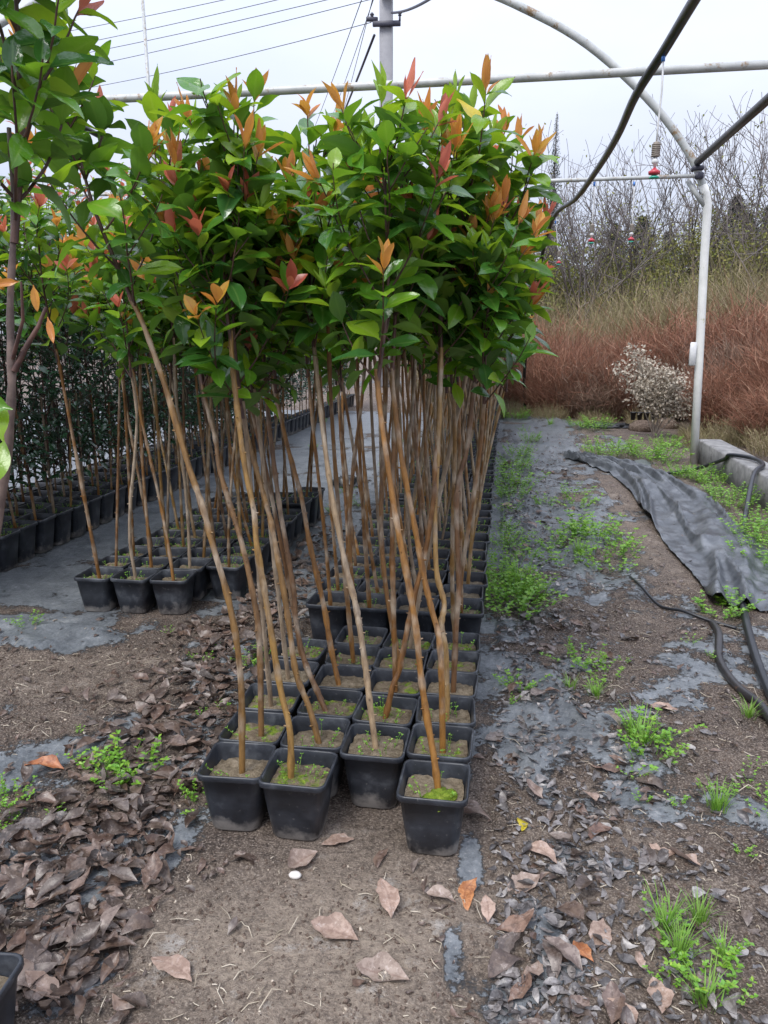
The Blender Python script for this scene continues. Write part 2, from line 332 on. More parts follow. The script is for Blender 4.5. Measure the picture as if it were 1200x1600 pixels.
STRAW = mat_plain('straw', ((.34, .28, .2), (.62, .55, .45)), .7, 9, .0005)
IRON = mat_plain('black_iron', ((.03, .03, .05), (.06, .06, .085)), .5, 30, .001)

# ------------------------------------------------------------------ ground
def zone(x, y, cx, cy, rx, ry, ang=0.0):
    c, s = math.cos(ang), math.sin(ang); dx, dy = x - cx, y - cy
    u, v = (dx * c + dy * s) / rx, (-dx * s + dy * c) / ry
    return np.exp(-(u * u + v * v))
blobs = [(*G(230, 1350)[:2], .09, .22, -.62), (*G(130, 1530)[:2], .07, .17, -.62), (*G(60, 1180)[:2], .09, .28, -.9), (*G(725, 1200)[:2], .05, .22, 0),
         (*G(735, 1340)[:2], .04, .16, .05), (*G(860, 1480)[:2], .08, .17, .35), (*G(790, 1560)[:2], .10, .10, .2), (*G(700, 1490)[:2], .05, .10, .1),
         (*G(830, 1180)[:2], .12, .16, 0), (*G(870, 1120)[:2], .12, .2, 0), (*G(540, 1430)[:2], .02, .035, 0), (*G(975, 1240)[:2], .05, .07, 0), (*G(60, 1000)[:2], .35, .3, 0)]
def cloth_mask(x, y):
    n = fbm(x, y, 4, 1.7)
    v = .40 + (n - .5) * 1.5 + (fbm(x + 5, y, 3, 6.5) - .5) * 1.1
    v = v + .17 * ((x > -.1) & (x < 1.1)) + .28 * np.clip((y - 3.5) / 3, 0, 1) * (x > -.1) * (x < 1.0)
    v = v + .5 * ((x < -.9) & (y > 4.0))
    v = v - .75 * zone(x, y, -.55, 1.72, .62, .52) - .6 * zone(x, y, -.5, 1.25, .8, .4) - .55 * zone(x, y, -1.75, 2.95, .85, .42, -.25) - .4 * zone(x, y, 1.1, 2.2, .62, 1.3) - .42 * zone(x, y, .95, 6.4, .34, 1.5)
    v = v - .25 * zone(x, y, .75, 1.7, .35, .4) - .5 * ((x > 1.75)) - .9 * (y > 15) - .9 * (x > 2.4)
    for bx, by, rx, ry, a in blobs: v = v + 1.0 * zone(x, y, bx, by, rx, ry, a)
    return np.clip(v, 0, 1)
def pale_mask(x, y):
    return np.clip(zone(x, y, -.30, 1.62, .36, .46) * 1.0 + zone(x, y, -.75, 1.55, .25, .22) * .8 + zone(x, y, .35, 1.9, .3, .5) * .35 + zone(x, y, -1.9, 3.0, .6, .3) * .3 + zone(x, y, .95, 6.4, .4, 1.6) * .35 + zone(x, y, -1.3, 2.4, .3, .3) * .3, 0, 1)
def ground_h(x, y):
    near = np.exp(-np.maximum(y - 3.5, 0) / 5)
    h = (fbm(x + 40, y, 4, 1.3) - .5) * .05 + (fbm(x, y + 9, 3, 9.0) - .5) * .016 * near
    h = h + (1 - cloth_mask(x, y)) * (.008 + (fbm(x + 3, y, 3, 26.0) - .5) * .022 * near)
    rd = 1 - np.abs(2 * fbm(x * 1.0 + 7, y * .6, 3, 3.1) - 1); h = h + cloth_mask(x, y) * np.clip(rd - .68, 0, 1) * .13 * ((y > 2.6) | (x > .1))
    bed = ((x > -.98) & (x < .02) & (y > 1.85)) | ((x < -1.35) & (y > 3.5)) | ((x < -.85) & (x > -1.4) & (y < 1.4))
    h = np.where(bed, np.minimum(h * .25, .004), h)
    bank = np.clip((x - 2.75) / 2.5, 0, 1) * np.clip((y - 5) / 3, 0, 1); h = h + bank * .55 * (.7 + .6 * fbm(x, y, 3, .7))
    return h - .006
def axis(parts):
    a = []
    for s, e, d in parts: a += list(np.arange(s, e, d))
    return np.array(a + [parts[-1][1]])
gx = axis([(-300, -60, 40), (-60, -12, 6), (-12, -4, .5), (-4, -2.4, .06), (-2.4, 1.6, .0165), (1.6, 3, .05), (3, 8, .35), (8, 40, 4), (40, 301, 40)])
gy = axis([(-30, -2, 7), (-2, .9, .3), (.9, 4.2, .0165), (4.2, 7, .04), (7, 11, .09), (11, 20, .3), (20, 60, 4), (60, 400, 40)])
X, Y = np.meshgrid(gx, gy); Z = ground_h(X.ravel(), Y.ravel())
nx, ny = len(gx), len(gy); idx = np.arange(nx * ny).reshape(ny, nx)
Q = np.stack([idx[:-1, :-1].ravel(), idx[:-1, 1:].ravel(), idx[1:, 1:].ravel(), idx[1:, :-1].ravel()], 1)
me = mesh('ground', np.stack([X.ravel(), Y.ravel(), Z], 1), Q, GROUND, rnd=cloth_mask(X.ravel(), Y.ravel()), mid=pale_mask(X.ravel(), Y.ravel()))
tag(ob('ground', me), 'damp soil and black woven ground cloth of the nursery bed', None, kind='structure')
def gh(x, y): return float(ground_h(np.array([float(x)]), np.array([float(y)]))[0])

# ------------------------------------------------------------------ leaf templates
def leaf_tpl(nl=8, nw=4, width=.42, fold=.25, droop=.25, twist=0.0, wave=0.0, seed=0, pet=.1, curl=0.0):
    r = np.random.default_rng(seed); V = []; mid = []
    for i in range(nl + 1):
        t = i / nl
        if t < pet: w = .012
        else:
            s = (t - pet) / (1 - pet); w = .5 * width * (math.sin(math.pi * s ** .88) ** .72) * (1 - .15 * s) if 0 < s < 1 else .006
        ang = twist * t
        for j in range(nw + 1):
            u = 2 * j / nw - 1; x = u * w
            z = abs(x) * fold - droop * t * t + wave * math.sin(t * 9 + u * 2 + seed) * abs(u) * .06 + curl * (u * w) ** 2 * 6
            V.append((x * math.cos(ang) - z * math.sin(ang) * .3, t * (1 - .25 * droop * t), z + x * math.sin(ang))); mid.append(abs(u))
    k = nw + 1
    Fc = np.array([(i * k + j, i * k + j + 1, (i + 1) * k + j + 1, (i + 1) * k + j) for i in range(nl) for j in range(nw)], dtype=np.int32)
    return np.array(V), Fc, np.array(mid)
NEAR_T = [leaf_tpl(8, 4, .50, .30, .18, .0, .4, 1), leaf_tpl(8, 4, .54, .22, .34, .25, .5, 2), leaf_tpl(8, 4, .45, .38, .05, -.3, .4, 3), leaf_tpl(8, 4, .52, .18, .48, -.15, .6, 4)]
YOUNG_T = [leaf_tpl(8, 4, .34, .45, .02, .1, .3, 5), leaf_tpl(8, 4, .30, .40, -.18, -.2, .4, 6)]
FAR_T = [leaf_tpl(5, 2, .52, .30, .2), leaf_tpl(5, 2, .50, .22, .4, .2), leaf_tpl(5, 2, .44, .35, .0, -.2)]
NEAR_M = {(s, c): mesh('leaf', NEAR_T[s][0], NEAR_T[s][1], LEAF[c], mid=NEAR_T[s][2]) for s in range(4) for c in range(6)}
YOUNG_M = {(s, c): mesh('leaf', YOUNG_T[s][0], YOUNG_T[s][1], LEAF[c], mid=YOUNG_T[s][2]) for s in range(2) for c in range(6)}

def rotv(v, ax, a):
    ax = ax / np.linalg.norm(ax); return v * math.cos(a) + np.cross(ax, v) * math.sin(a) + ax * (ax @ v) * (1 - math.cos(a))
def gen_crown(r, base, dirn, height, spread=.26, nb=9, ripe=.5, low=.0, dens=1.0, lsize=.088, dark=.35):
    """branches (points, radii, shoot?) and leaves (position, frame, size, colour, young?) of one young standard"""
    base = np.array(base, float); d = np.array(dirn, float); d /= np.linalg.norm(d); br = []; lv = []
    def branch(p0, d0, ln, r0, young, n=9):
        P = [np.array(p0)]; dd = d0 / np.linalg.norm(d0)
        for i in range(n - 1):
            dd = dd + np.array([r.normal() * .06, r.normal() * .06, .085]); dd /= np.linalg.norm(dd); P.append(P[-1] + dd * ln / (n - 1))
        P = np.array(P); br.append((P, np.linspace(r0, .0016, n)))
        nlv = max(5, int(ln / .026 * dens)); ph = r.random() * 6.28; tipn = 0
        for k in range(nlv):
            s = .10 + .90 * (k + r.random() * .5) / nlv; s = min(s, .995); q = s * (n - 1); i = min(int(q), n - 2); p = P[i] + (P[i + 1] - P[i]) * (q - i)
            ax = P[i + 1] - P[i]; ax /= np.linalg.norm(ax); side = np.cross(ax, [0.3, .2, 1.]); side /= np.linalg.norm(side) + 1e-6
            ph += 2.4 + r.normal() * .25; side = rotv(side, ax, ph); tip = s > .93
            op = 1.18 - .42 * s + r.normal() * .18 if not (tip and young) else .35 + r.random() * .45
            ld = ax * math.cos(op) + side * math.sin(op); ld[2] -= (.28 if s < .6 else .1) * r.random()
            nr = ax * math.sin(op) - side * math.cos(op); nr = nr + np.array([0, 0, .45]) + r.normal(size=3) * .22
            sz = lsize * (1.05 - .25 * (s > .8)) * (.75 + .5 * r.random())
            if tip and young: c = young; yg = True
            elif young and s > .72 and r.random() < .5: c = 2; yg = False
            else:
                u = r.random(); hfrac = (p[2] - base[2]) / height
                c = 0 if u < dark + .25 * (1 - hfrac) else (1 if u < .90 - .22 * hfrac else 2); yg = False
                if r.random() < .006: c = 5
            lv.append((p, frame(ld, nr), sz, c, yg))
        if young in (3, 4, 2):                                       # the fresh shoot: a rosette of upright narrow leaves
            ax = P[-1] - P[-2]; ax /= np.linalg.norm(ax); s0 = np.cross(ax, [.3, .2, 1.]); s0 /= np.linalg.norm(s0) + 1e-6
            for k in range(3 + int(r.random() * 2.5)):
                o2 = .22 + .16 * k + r.normal() * .08; sdv = rotv(s0, ax, ph + 2.4 * k); lv.append((P[-1] - ax * .008 * k, frame(ax * math.cos(o2) + sdv * math.sin(o2), ax * math.sin(o2) - sdv * math.cos(o2)), lsize * (.5 + .35 * r.random()), young, True))
    def tipcol(h): 
        if r.random() > ripe: return 2 if r.random() < .35 else 0
        return 4 if r.random() < .4 else 3
    L = spline([base, base + d * height * .33 + r.normal(size=3) * .015, base + d * height * .66 + r.normal(size=3) * .02, base + d * height], 16)
    br.append((L, np.linspace(.0075, .0018, 16)))
    branch(L[10], L[12] - L[9], height * .42, .004, tipcol(1) or 2)
    a0 = r.random() * 6.28
    for b in range(nb):
        s = low + (.86 - low) * (b + r.random() * .6) / nb; i = min(int(s * 15), 14); a0 += 2.4 + r.normal() * .3
        out = np.array([math.cos(a0), math.sin(a0), 0]); up = .65 + .55 * s
        ln = spread * (1.35 - .55 * s) * (.75 + .55 * r.random())
        branch(L[i], out * 1.0 + np.array([0, 0, up]) + d * .3, ln, .0036, tipcol(s))
        if r.random() < .6:
            Pm = br[-1][0][4]; o2 = rotv(out, np.array([0, 0, 1.]), r.choice([-1, 1]) * .8)
            branch(Pm, o2 + np.array([0, 0, .9]), ln * .6, .0024, tipcol(s))
    return br, lv
def branches_mesh(br, k=5):
    mb = MB()
    for P, rr in br: mb.tube(P, rr, k, False)
    return mb.me('crown', TWIG)
def crown_mesh(br, lv, T, kb=4, name='crown', mats=None, cmap=None):
    mb = MB()
    for P, rr in br: mb.tube(P[::2] if len(P) > 9 else P[::2], rr[::2], kb, False)
    BV = np.concatenate(mb.V); BF = np.array(mb.F, dtype=np.int32); Vs = [BV]; Fs = [BF]; mi = [np.zeros(len(BF), int)]; rn = [np.zeros(len(BV))]; md = [np.ones(len(BV))]; off = len(BV)
    g = np.random.default_rng(len(lv)); wh = g.integers(0, len(T), len(lv))
    for k, (tv, tf, tm) in enumerate(T):
        sel = [x for x, w in zip(lv, wh) if w == k]
        if not sel: continue
        V, Fq = scatter(tv, tf, np.stack([s[1] for s in sel]), np.stack([s[0] for s in sel]), np.array([s[2] for s in sel]))
        Vs.append(V); Fs.append(Fq + off); off += len(V)
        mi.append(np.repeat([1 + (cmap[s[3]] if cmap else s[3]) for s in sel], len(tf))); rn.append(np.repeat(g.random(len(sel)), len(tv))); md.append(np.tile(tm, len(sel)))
    return mesh(name, np.concatenate(Vs), np.concatenate(Fs), mats or [TWIG] + LEAF, np.concatenate(mi), np.concatenate(rn), np.concatenate(md))

# ------------------------------------------------------------------ pots
def pot_mesh(h, w=.208, b=.148):
    def ring(hw, z, rad):
        P = []
        for sx, sy, a0 in ((1, 1, 0), (-1, 1, 90), (-1, -1, 180), (1, -1, 270)):
            for k in range(4):
                a = math.radians(a0 + 30 * k); P.append((sx * (hw - rad) + rad * math.cos(a), sy * (hw - rad) + rad * math.sin(a), z))
        return P
    W, B = w / 2, b / 2
    rings = [ring(B - .012, .004, .03), ring(B - .004, 0, .034), ring(B + .002, .006, .036), ring(B + (W - B) * .5 - .002, h * .5, .032), ring(W - .009, h - .022, .026), ring(W - .002, h - .020, .026), ring(W, h - .017, .026), ring(W, h - .004, .026),
             ring(W - .002, h, .025), ring(W - .006, h, .023), ring(W - .008, h - .004, .022), ring(W - .012, h - .03, .022), ring(W - .018, h - .065, .022)]
    V = np.concatenate([np.array(r) for r in rings]); k = 16
    Fc = [(i * k + j, i * k + (j + 1) % k, (i + 1) * k + (j + 1) % k, (i + 1) * k + j) for i in range(len(rings) - 1) for j in range(k)] + [tuple(range(k))[::-1]]
    return mesh('pot', V, Fc, POT)
POTS = pot_mesh(.205); POTT = pot_mesh(.245)
def soil_mesh(seed, mat, hw=.088):
    r = np.random.default_rng(seed); n = 13; u = np.linspace(-1, 1, n); X, Y = np.meshgrid(u, u)
    sq = np.maximum(np.abs(X), np.abs(Y)); ln = np.sqrt(X * X + Y * Y) + 1e-6; k = 1 - .10 * np.clip(ln - 1, 0, 1) / .41
    Zs = (fbm(X.ravel() * 2 + seed * 7, Y.ravel() * 2, 3, 1.3) - .5) * .022 + (r.random(n * n) - .5) * .006 - .003 * sq.ravel() ** 4
    ii = np.arange(n * n).reshape(n, n); Fq = np.stack([ii[:-1, :-1].ravel(), ii[:-1, 1:].ravel(), ii[1:, 1:].ravel(), ii[1:, :-1].ravel()], 1)
    return mesh('soil', np.stack([(X * k * hw).ravel(), (Y * k * hw).ravel(), Zs], 1), Fq, mat)
SOILS = [soil_mesh(i, m) for i, m in enumerate((SOIL, SOIL, SOIL, SOIL, SOILM, SOILM))]; SOILSR = [soil_mesh(i + 9, SOILR) for i in range(3)]
# ------------------------------------------------------------------ weeds
def weed_mesh(seed, stems, ln, spread, lsz=.011, whorl=3, up=1.0):
    r = np.random.default_rng(seed); mb = MB(); R = []; T = []; S = []
    for s in range(stems):
        a = r.random() * 6.28; rad = spread * math.sqrt(r.random()) * .55; p0 = np.array([math.cos(a) * rad, math.sin(a) * rad, -.004])
        L = ln * (.45 + .65 * r.random()); d = np.array([math.cos(a) * .55, math.sin(a) * .55, up]) + r.normal(size=3) * .22; d /= np.linalg.norm(d)
        P = np.array([p0 + d * L * t + np.array([0, 0, -.12 * L * t * t]) for t in np.linspace(0, 1, 4)]); mb.tube(P, np.linspace(.0012, .0006, 4), 3, False)
        m = max(3, int(L / (lsz * 1.25)))
        for k in range(m):
            t = .25 + .75 * k / (m - 1); p = p0 + d * L * t + np.array([0, 0, -.12 * L * t * t])
            for w in range(whorl if k < m - 1 else whorl + 2):
                b = r.random() * 6.28; o = np.array([math.cos(b), math.sin(b), .25 + .5 * r.random()]); R.append(frame(o, np.array([0, 0, 1.]) + r.normal(size=3) * .3)); T.append(p); S.append(lsz * (.6 + .7 * r.random()))
    tv, tf, _ = leaf_tpl(2, 2, .62, .15, .2, pet=.05)
    V, Fq = scatter(tv, tf, np.stack(R), np.stack(T), np.array(S)); BV = np.concatenate(mb.V); BF = np.array(mb.F, dtype=np.int32)
    rn = np.concatenate([np.zeros(len(BV)), np.repeat(r.random(len(T)), len(tv))])
    return mesh('weed', np.concatenate([BV, V]), np.concatenate([BF, Fq + len(BV)]), WEED, rnd=rn)
def grass_mesh(seed, n, ln, spread, wd=.0035, mat=None, lean=.55, seg=4):
    r = np.random.default_rng(seed); V = []; Fc = []; rn = []
    for b in range(n):
        a = r.random() * 6.28; q = spread * r.random(); p = np.array([math.cos(a) * q, math.sin(a) * q, -.005]); a += r.normal() * .5; L = ln * (.4 + .7 * r.random()); le = lean * (.3 + r.random())
        o = np.array([math.cos(a), math.sin(a), 0]); sd_ = np.array([-o[1], o[0], 0]); k0 = len(V); u = r.random()
        for i in range(seg + 1):
            t = i / seg; c = p + o * L * le * t ** 1.6 + np.array([0, 0, L * (t - .35 * le * t * t)]); w = wd * (1 - t) ** .7 + .0003; V += [c - sd_ * w, c + sd_ * w]; rn += [u, u]
        Fc += [(k0 + 2 * i, k0 + 2 * i + 1, k0 + 2 * i + 3, k0 + 2 * i + 2) for i in range(seg)]
    return mesh('grass', np.array(V), np.array(Fc, dtype=np.int32), mat or GRASS, rnd=np.array(rn))
SEED_M = [weed_mesh(100 + i, 4 + 3 * i, .05, .13, .009, 2) for i in range(5)]
WEED_S = [weed_mesh(20 + i, 5 + i, .08, .06, .017) for i in range(3)]
WEED_M = [weed_mesh(30 + i, 14 + 4 * i, .13, .16, .019) for i in range(3)]
WEED_L = [weed_mesh(40 + i, 50, .26, .34, .026) for i in range(2)]
GRASS_M = [grass_mesh(50 + i, 34 + 14 * i, .17, .05) for i in range(3)]

# ------------------------------------------------------------------ photinia standards in pots
ORD = 'first second third fourth fifth sixth seventh eighth ninth tenth'.split()
def ordinal(n):
    if n <= 10: return ORD[n - 1]
    return f"{n}{'th' if 10 < n % 100 < 14 else {1: 'st', 2: 'nd', 3: 'rd'}.get(n % 10, 'th')}"
def trunk_mesh(P, r0, r1, k=7, seed=0):
    r = np.random.default_rng(seed); n = max(10, int(len(P) * 5)); Q = spline(P, n); rad = np.linspace(r0, r1, n)
    for i in range(2, n - 1):
        if r.random() < .3: rad[i] *= 1.14 + .16 * r.random()
    mb = MB(); mb.tube(Q, rad, k, False)
    for i in range(3, n - 2):                                   # pruned side buds
        if r.random() < .38:
            d = r.normal(size=3); d[2] = .3; d /= np.linalg.norm(d); mb.tube([Q[i], Q[i] + d * rad[i] * 1.75], [rad[i] * .45, rad[i] * .2], 4)
    return mb.me('trunk', BARK)
def pot_set(root, tall, rz, reddish=False, moss=False):
    h = .245 if tall else .205; top = h - .032 - .016 * random.random()
    p = ob('pot', POTT if tall else POTS, root, rot=(0, 0, rz))
    s = ob('soil', random.choice(SOILSR if reddish else (SOILS[4:] if moss else SOILS)), root, loc=(0, 0, top), rot=(0, 0, rz + random.randint(0, 3) * math.pi / 2))
    for _ in range(1 if random.random() < .85 else 0):
        q_ = random.uniform(.9, 1.5); ob('seedlings', random.choice(SEED_M), s, loc=(0, 0, .002), rot=(0, 0, random.random() * 6.28), scale=(.95, .95, q_))['kind'] = 'stuff'
    return top, s

# front trees: measured stem points (photo pixels), pot place, lean towards the back
A, B, C_, D = -.165, -.375, -.583, -.785
front = [
 ('A1', A, 2.05, .22, [(686, 1229), (678, 1183), (667, 1121), (657, 1050), (649, 975), (634, 892), (617, 800), (602, 700), (593, 633), (588, 577)], (.02, .1, 1), 0.74, 0.5),
 ('A2', A, 2.285, .2, [(692, 1171), (690, 1058), (686, 996), (676, 958), (663, 904), (647, 817), (627, 713), (615, 617), (612, 560)], (.06, .1, 1), 0.7, 0.4),
 ('A3', A, 2.50, .15, [(699, 1069), (697, 1025), (690, 975), (694, 942), (682, 892), (680, 800), (683, 733), (687, 633), (690, 543)], (.1, .1, 1), 0.68, 0.75),
 ('A4', A, 2.71, .15, [(709, 1044), (713, 975), (717, 912), (713, 800), (717, 750), (730, 700), (737, 633), (743, 583)], (.14, .05, 1), 0.8, 1.0),
 ('B1', B, 2.25, .3, [(588, 1169), (578, 1100), (572, 1050), (563, 987), (555, 942), (540, 883), (520, 783), (508, 700), (500, 633), (495, 583), (488, 517)], (-.05, .1, 1), 0.46, 0.25),
 ('B2', B, 2.47, .2, [(601, 1117), (613, 1075), (624, 1046), (634, 996), (649, 925), (663, 871), (677, 783), (680, 733), (685, 667), (687, 600), (688, 533)], (.08, 0, 1), 0.74, 0.7),
 ('C1', C_, 2.06, .25, [(454, 1200), (453, 1142), (438, 1075), (417, 946), (401, 850), (397, 800), (383, 733), (370, 633), (363, 567), (360, 517)], (-.05, .1, 1), 0.66, 0.4),
 ('C2', C_, 2.28, .25, [(499, 1148), (484, 1108), (463, 1054), (453, 987), (445, 933), (430, 850), (422, 810), (410, 767), (397, 720), (383, 667), (375, 630)], (-.1, .1, 1), 0.62, 0.3),
 ('C3', C_, 2.5, .25, [(511, 1106), (497, 1083), (476, 1033), (463, 975), (459, 925), (447, 850), (437, 793), (427, 717), (420, 660), (415, 600), (410, 540)], (-.02, .1, 1), 0.5, 0.3),
 ('C4', C_, 2.71, .25, [(530, 1062), (517, 1012), (505, 942), (484, 850), (470, 773), (450, 700), (437, 643), (427, 600)], (-.1, .1, 1), 0.52, 0.25),
 ('D1', D, 2.075, .15, [(377, 1183), (376, 1058), (359, 946), (332, 850), (317, 793), (293, 723), (260, 610), (225, 510), (202, 461)], (-.42, .08, 1), 0.82, 0.45),
 ('D2', D - .01, 2.29, .25, [(408, 1146), (405, 996), (392, 912), (378, 850), (363, 800), (343, 733), (337, 687), (323, 633), (313, 583)], (-.2, .1, 1), 0.86, 0.45),
]
COLN = {'A': 'column along the weedy path', 'B': 'second column in from the weedy path', 'C': 'second column in from the leafy aisle', 'D': 'column along the leaf-littered aisle'}
SPECIAL = {'A1': 'photinia in the corner pot with bright green moss covering half its soil', 'B1': 'photinia in pot with pale fallen leaf at its stem, beside the corner pot with moss',
           'C1': 'photinia in the front pot standing furthest out, beside the aisle corner pot', 'D1': 'photinia with pale grey stem leaning far over the leaf-littered aisle'}
def dist_leaves(crown_obj, lv, inv):
    for p, R, sz, c, yg in lv:
        M = Matrix.Translation(Vector(p) - inv) @ Matrix(((*R[0], 0), (*R[1], 0), (*R[2], 0), (0, 0, 0, 1))).to_4x4() @ Matrix.Scale(sz, 4)
        me = YOUNG_M[(random.randint(0, 1), c)] if yg else NEAR_M[(random.randint(0, 3), c)]
        ob('leaf', me, crown_obj, mat=M)
def label_tree(o, key, col, row, grp):
    if key in SPECIAL: tag(o, SPECIAL[key], 'tree', grp)
    else: tag(o, f"potted photinia, {ordinal(row)} from the open end, {COLN[col]}", 'tree', grp)
GRP1 = 'potted photinias in the narrow block beside the path'
rowno = {'A': 0, 'B': 0, 'C': 0, 'D': 0}
for key, px, py, dY, pts, dirn, hgt, ripe in front:
    r = np.random.default_rng(abs(hash(key)) % 1000 if False else sum(map(ord, key)) * 7)
    z0 = gh(px, py) + .002; root = empty('photinia_tree', (px, py, z0)); rowno[key[0]] += 1
    top, soil = pot_set(root, False, random.uniform(-.06, .06), moss=(key in ('A2',)))
    W = []
    for i, (a, b) in enumerate(pts):
        f = i / (len(pts) - 1); W.append(AY(a, b, py + dY * f))
    W = np.array(W); W[0] = (W[0][0], py, z0 + top - .012); off = np.array([px, py, z0])
    ob('trunk', trunk_mesh(W - off, .0105, .0072, 8, sum(map(ord, key))), root)
    br, lv = gen_crown(r, W[-2] * .4 + W[-1] * .6, dirn, hgt, .28, 10, ripe, .0, 1.0, .118, .24)
    br = [(P - off, rr) for P, rr in br]
    co = ob('crown', branches_mesh(br), root); dist_leaves(co, lv, Vector(off))
    if key == 'A1':
        mv = [(0, 0, .012)]; mf = []
        for q in range(1, 5):
            for a_ in range(20): rr_ = .056 * q / 4 * (1 + .28 * math.sin(a_ * 1.3) + .2 * math.sin(a_ * 2.9 + 1)); mv.append((rr_ * math.cos(a_ * .3142), rr_ * .8 * math.sin(a_ * .3142), .012 * (1 - (q / 4) ** 2) + .009 * random.random() - .006 * (q == 4)))
        mf = [(0, 1 + a_, 1 + (a_ + 1) % 20) for a_ in range(20)] + [(1 + 20 * q + a_, 21 + 20 * q + a_, 21 + 20 * q + (a_ + 1) % 20, 1 + 20 * q + (a_ + 1) % 20) for q in range(3) for a_ in range(20)]
        ob('moss', mesh('moss', np.array(mv), mf, MOSS), soil, loc=(.03, .02, .003))
    label_tree(root, key, key[0], rowno[key[0]], GRP1)

# the standard at the photo's edge, in the pot at the bottom corner
bx, by = -1.065, 1.15
root = empty('photinia_tree', (bx, by, gh(bx, by) + .002)); top, soil = pot_set(root, False, .08); off = np.array(root.location)
W = np.array([(bx, by, off[2] + top - .01), AY(-75, 1150, 1.2), AY(-28, 950, 1.26), AY(2, 780, 1.3), AY(18, 620, 1.32), AY(16, 480, 1.34), AY(22, 330, 1.36), AY(14, 200, 1.38)])
tm = trunk_mesh(W - off, .0115, .004, 9, 5); tm.materials[0] = DARKBARK; ob('trunk', tm, root)
r = np.random.default_rng(91); br, lv = gen_crown(r, AY(22, 380, 1.35), (.08, .08, 1), .62, .24, 12, .55, .05, .9, .10, .12)
st = [AY(22, 580, 1.32), AY(42, 540, 1.33), AY(60, 510, 1.34), AY(72, 480, 1.35)]; br.append((np.array(st), np.linspace(.006, .003, 4)))
st2 = [AY(20, 560, 1.32), AY(36, 500, 1.3), AY(33, 440, 1.3)]; br.append((np.array(st2), np.linspace(.004, .002, 3)))
for a, b, dx, dz in ((52, 445, .12, -1), (74, 495, .25, -1), (30, 440, -1, -.1)): lv.append((AY(a, b, 1.33), frame(np.array([dx, -.1, dz]), np.array([.4, -1, .3])), .048, 3, True))
for a, b, dx, dz, c in ((6, 690, -.3, 1, 2), (-6, 760, .1, 1, 2), (20, 640, -1, .3, 1)): lv.append((AY(a, b, 1.2), frame(np.array([dx, 0, dz]), np.array([.2, -1, .2])), .085, c, False))
br = [(P - off, rr) for P, rr in br]; co = ob('crown', branches_mesh(br, 6), root); dist_leaves(co, lv, Vector(off))
tag(root, 'photinia with pruned forked stem in the lone pot apart from the blocks', 'tree')

# a kit of standards for all the others
def kit(r, i):
    lean = np.array([r.normal() * .10 - .03, r.normal() * .08, 0]); hh = 1.28 + r.random() * .22; P = []
    amp = r.normal(size=2) * .05; ph = r.random() * 3
    for k in range(6):
        t = k / 5; P.append(np.array([lean[0] * t * 1.4 + amp[0] * math.sin(t * 3.1 + ph) * t, lean[1] * t * 1.4 + amp[1] * math.sin(t * 2.6 + ph) * t, .16 + (hh - .16) * t]))
    P = np.array(P); P -= [P[0][0], P[0][1], 0]; d = np.array([lean[0] * .5, lean[1] * .5, 1])
    br, lv = gen_crown(r, P[-1] - [0, 0, .06], d, .52 + .2 * r.random(), .27, 8, .2 + .65 * (i % 3 == 0) + .15 * (i % 2), 0, 1.05, .108, .25)
    return trunk_mesh(P, .0098, .007, 6, i), crown_mesh(br, lv, FAR_T)
KIT = [kit(np.random.default_rng(300 + i), i) for i in range(14)]
RIPE = [KIT[i] for i in range(14) if i % 3 == 0]
def place(px, py, tall, label, grp, name='photinia_tree', kits=KIT, sc=1.0, reddish=False):
    if kits is KIT and px > -.3 and random.random() < .75: kits = RIPE
    z0 = gh(px, py) + .002; root = empty(name, (px, py, z0)); top, s = pot_set(root, tall, random.uniform(-.07, .07), reddish)
    t, c = random.choice(kits); rz = random.uniform(-.6, .6) if random.random() < .6 else random.random() * 6.28; k = sc * random.uniform(.93, 1.07)
    ob('trunk', t, root, rot=(0, 0, rz), scale=(k, k, k)); ob('crown', c, root, rot=(0, 0, rz), scale=(k, k, k))
    tag(root, label, 'tree', grp); return root
# rest of the front batch
for col, x, ys in (('A', A, (2.92, 3.13)), ('B', B, (2.69, 2.90, 3.11)), ('C', C_, (2.92, 3.13)), ('D', D - .02, (2.51, 2.72, 2.95))):
    for y in ys:
        rowno[col] += 1; place(x + random.uniform(-.008, .008), y, False, f"potted photinia, {ordinal(rowno[col])} from the open end, {COLN[col]}", GRP1)
# the taller pots behind
for col, x in (('A', A), ('B', B - .005), ('C', C_ - .012), ('D', D - .015)):
    y = 3.46
    while y < 15.6:
        rowno[col] += 1
        place(x + random.uniform(-.01, .01), y, True, f"potted photinia, {ordinal(rowno[col])} from the open end, {COLN[col]}", GRP1)
        y += .214 + (.10 if random.random() < .05 else 0)
# the second block across the aisle
C2N = ['column along the wide cloth aisle', 'second column from the wide cloth aisle', 'third column from the wide cloth aisle', 'column along the leaf-littered aisle']
for ci, (x, y0) in enumerate(((-2.2, 3.80), (-1.985, 3.80), (-1.77, 3.82), (-1.55, 4.10))):
    for k in range(11 if ci < 3 else 10):
        place(x + random.uniform(-.012, .012), y0 + k * .218, ci == 3 and k > 6, f"short-block potted photinia, {ordinal(k + 1)} from open end, {C2N[ci]}", 'potted photinias in the short block')

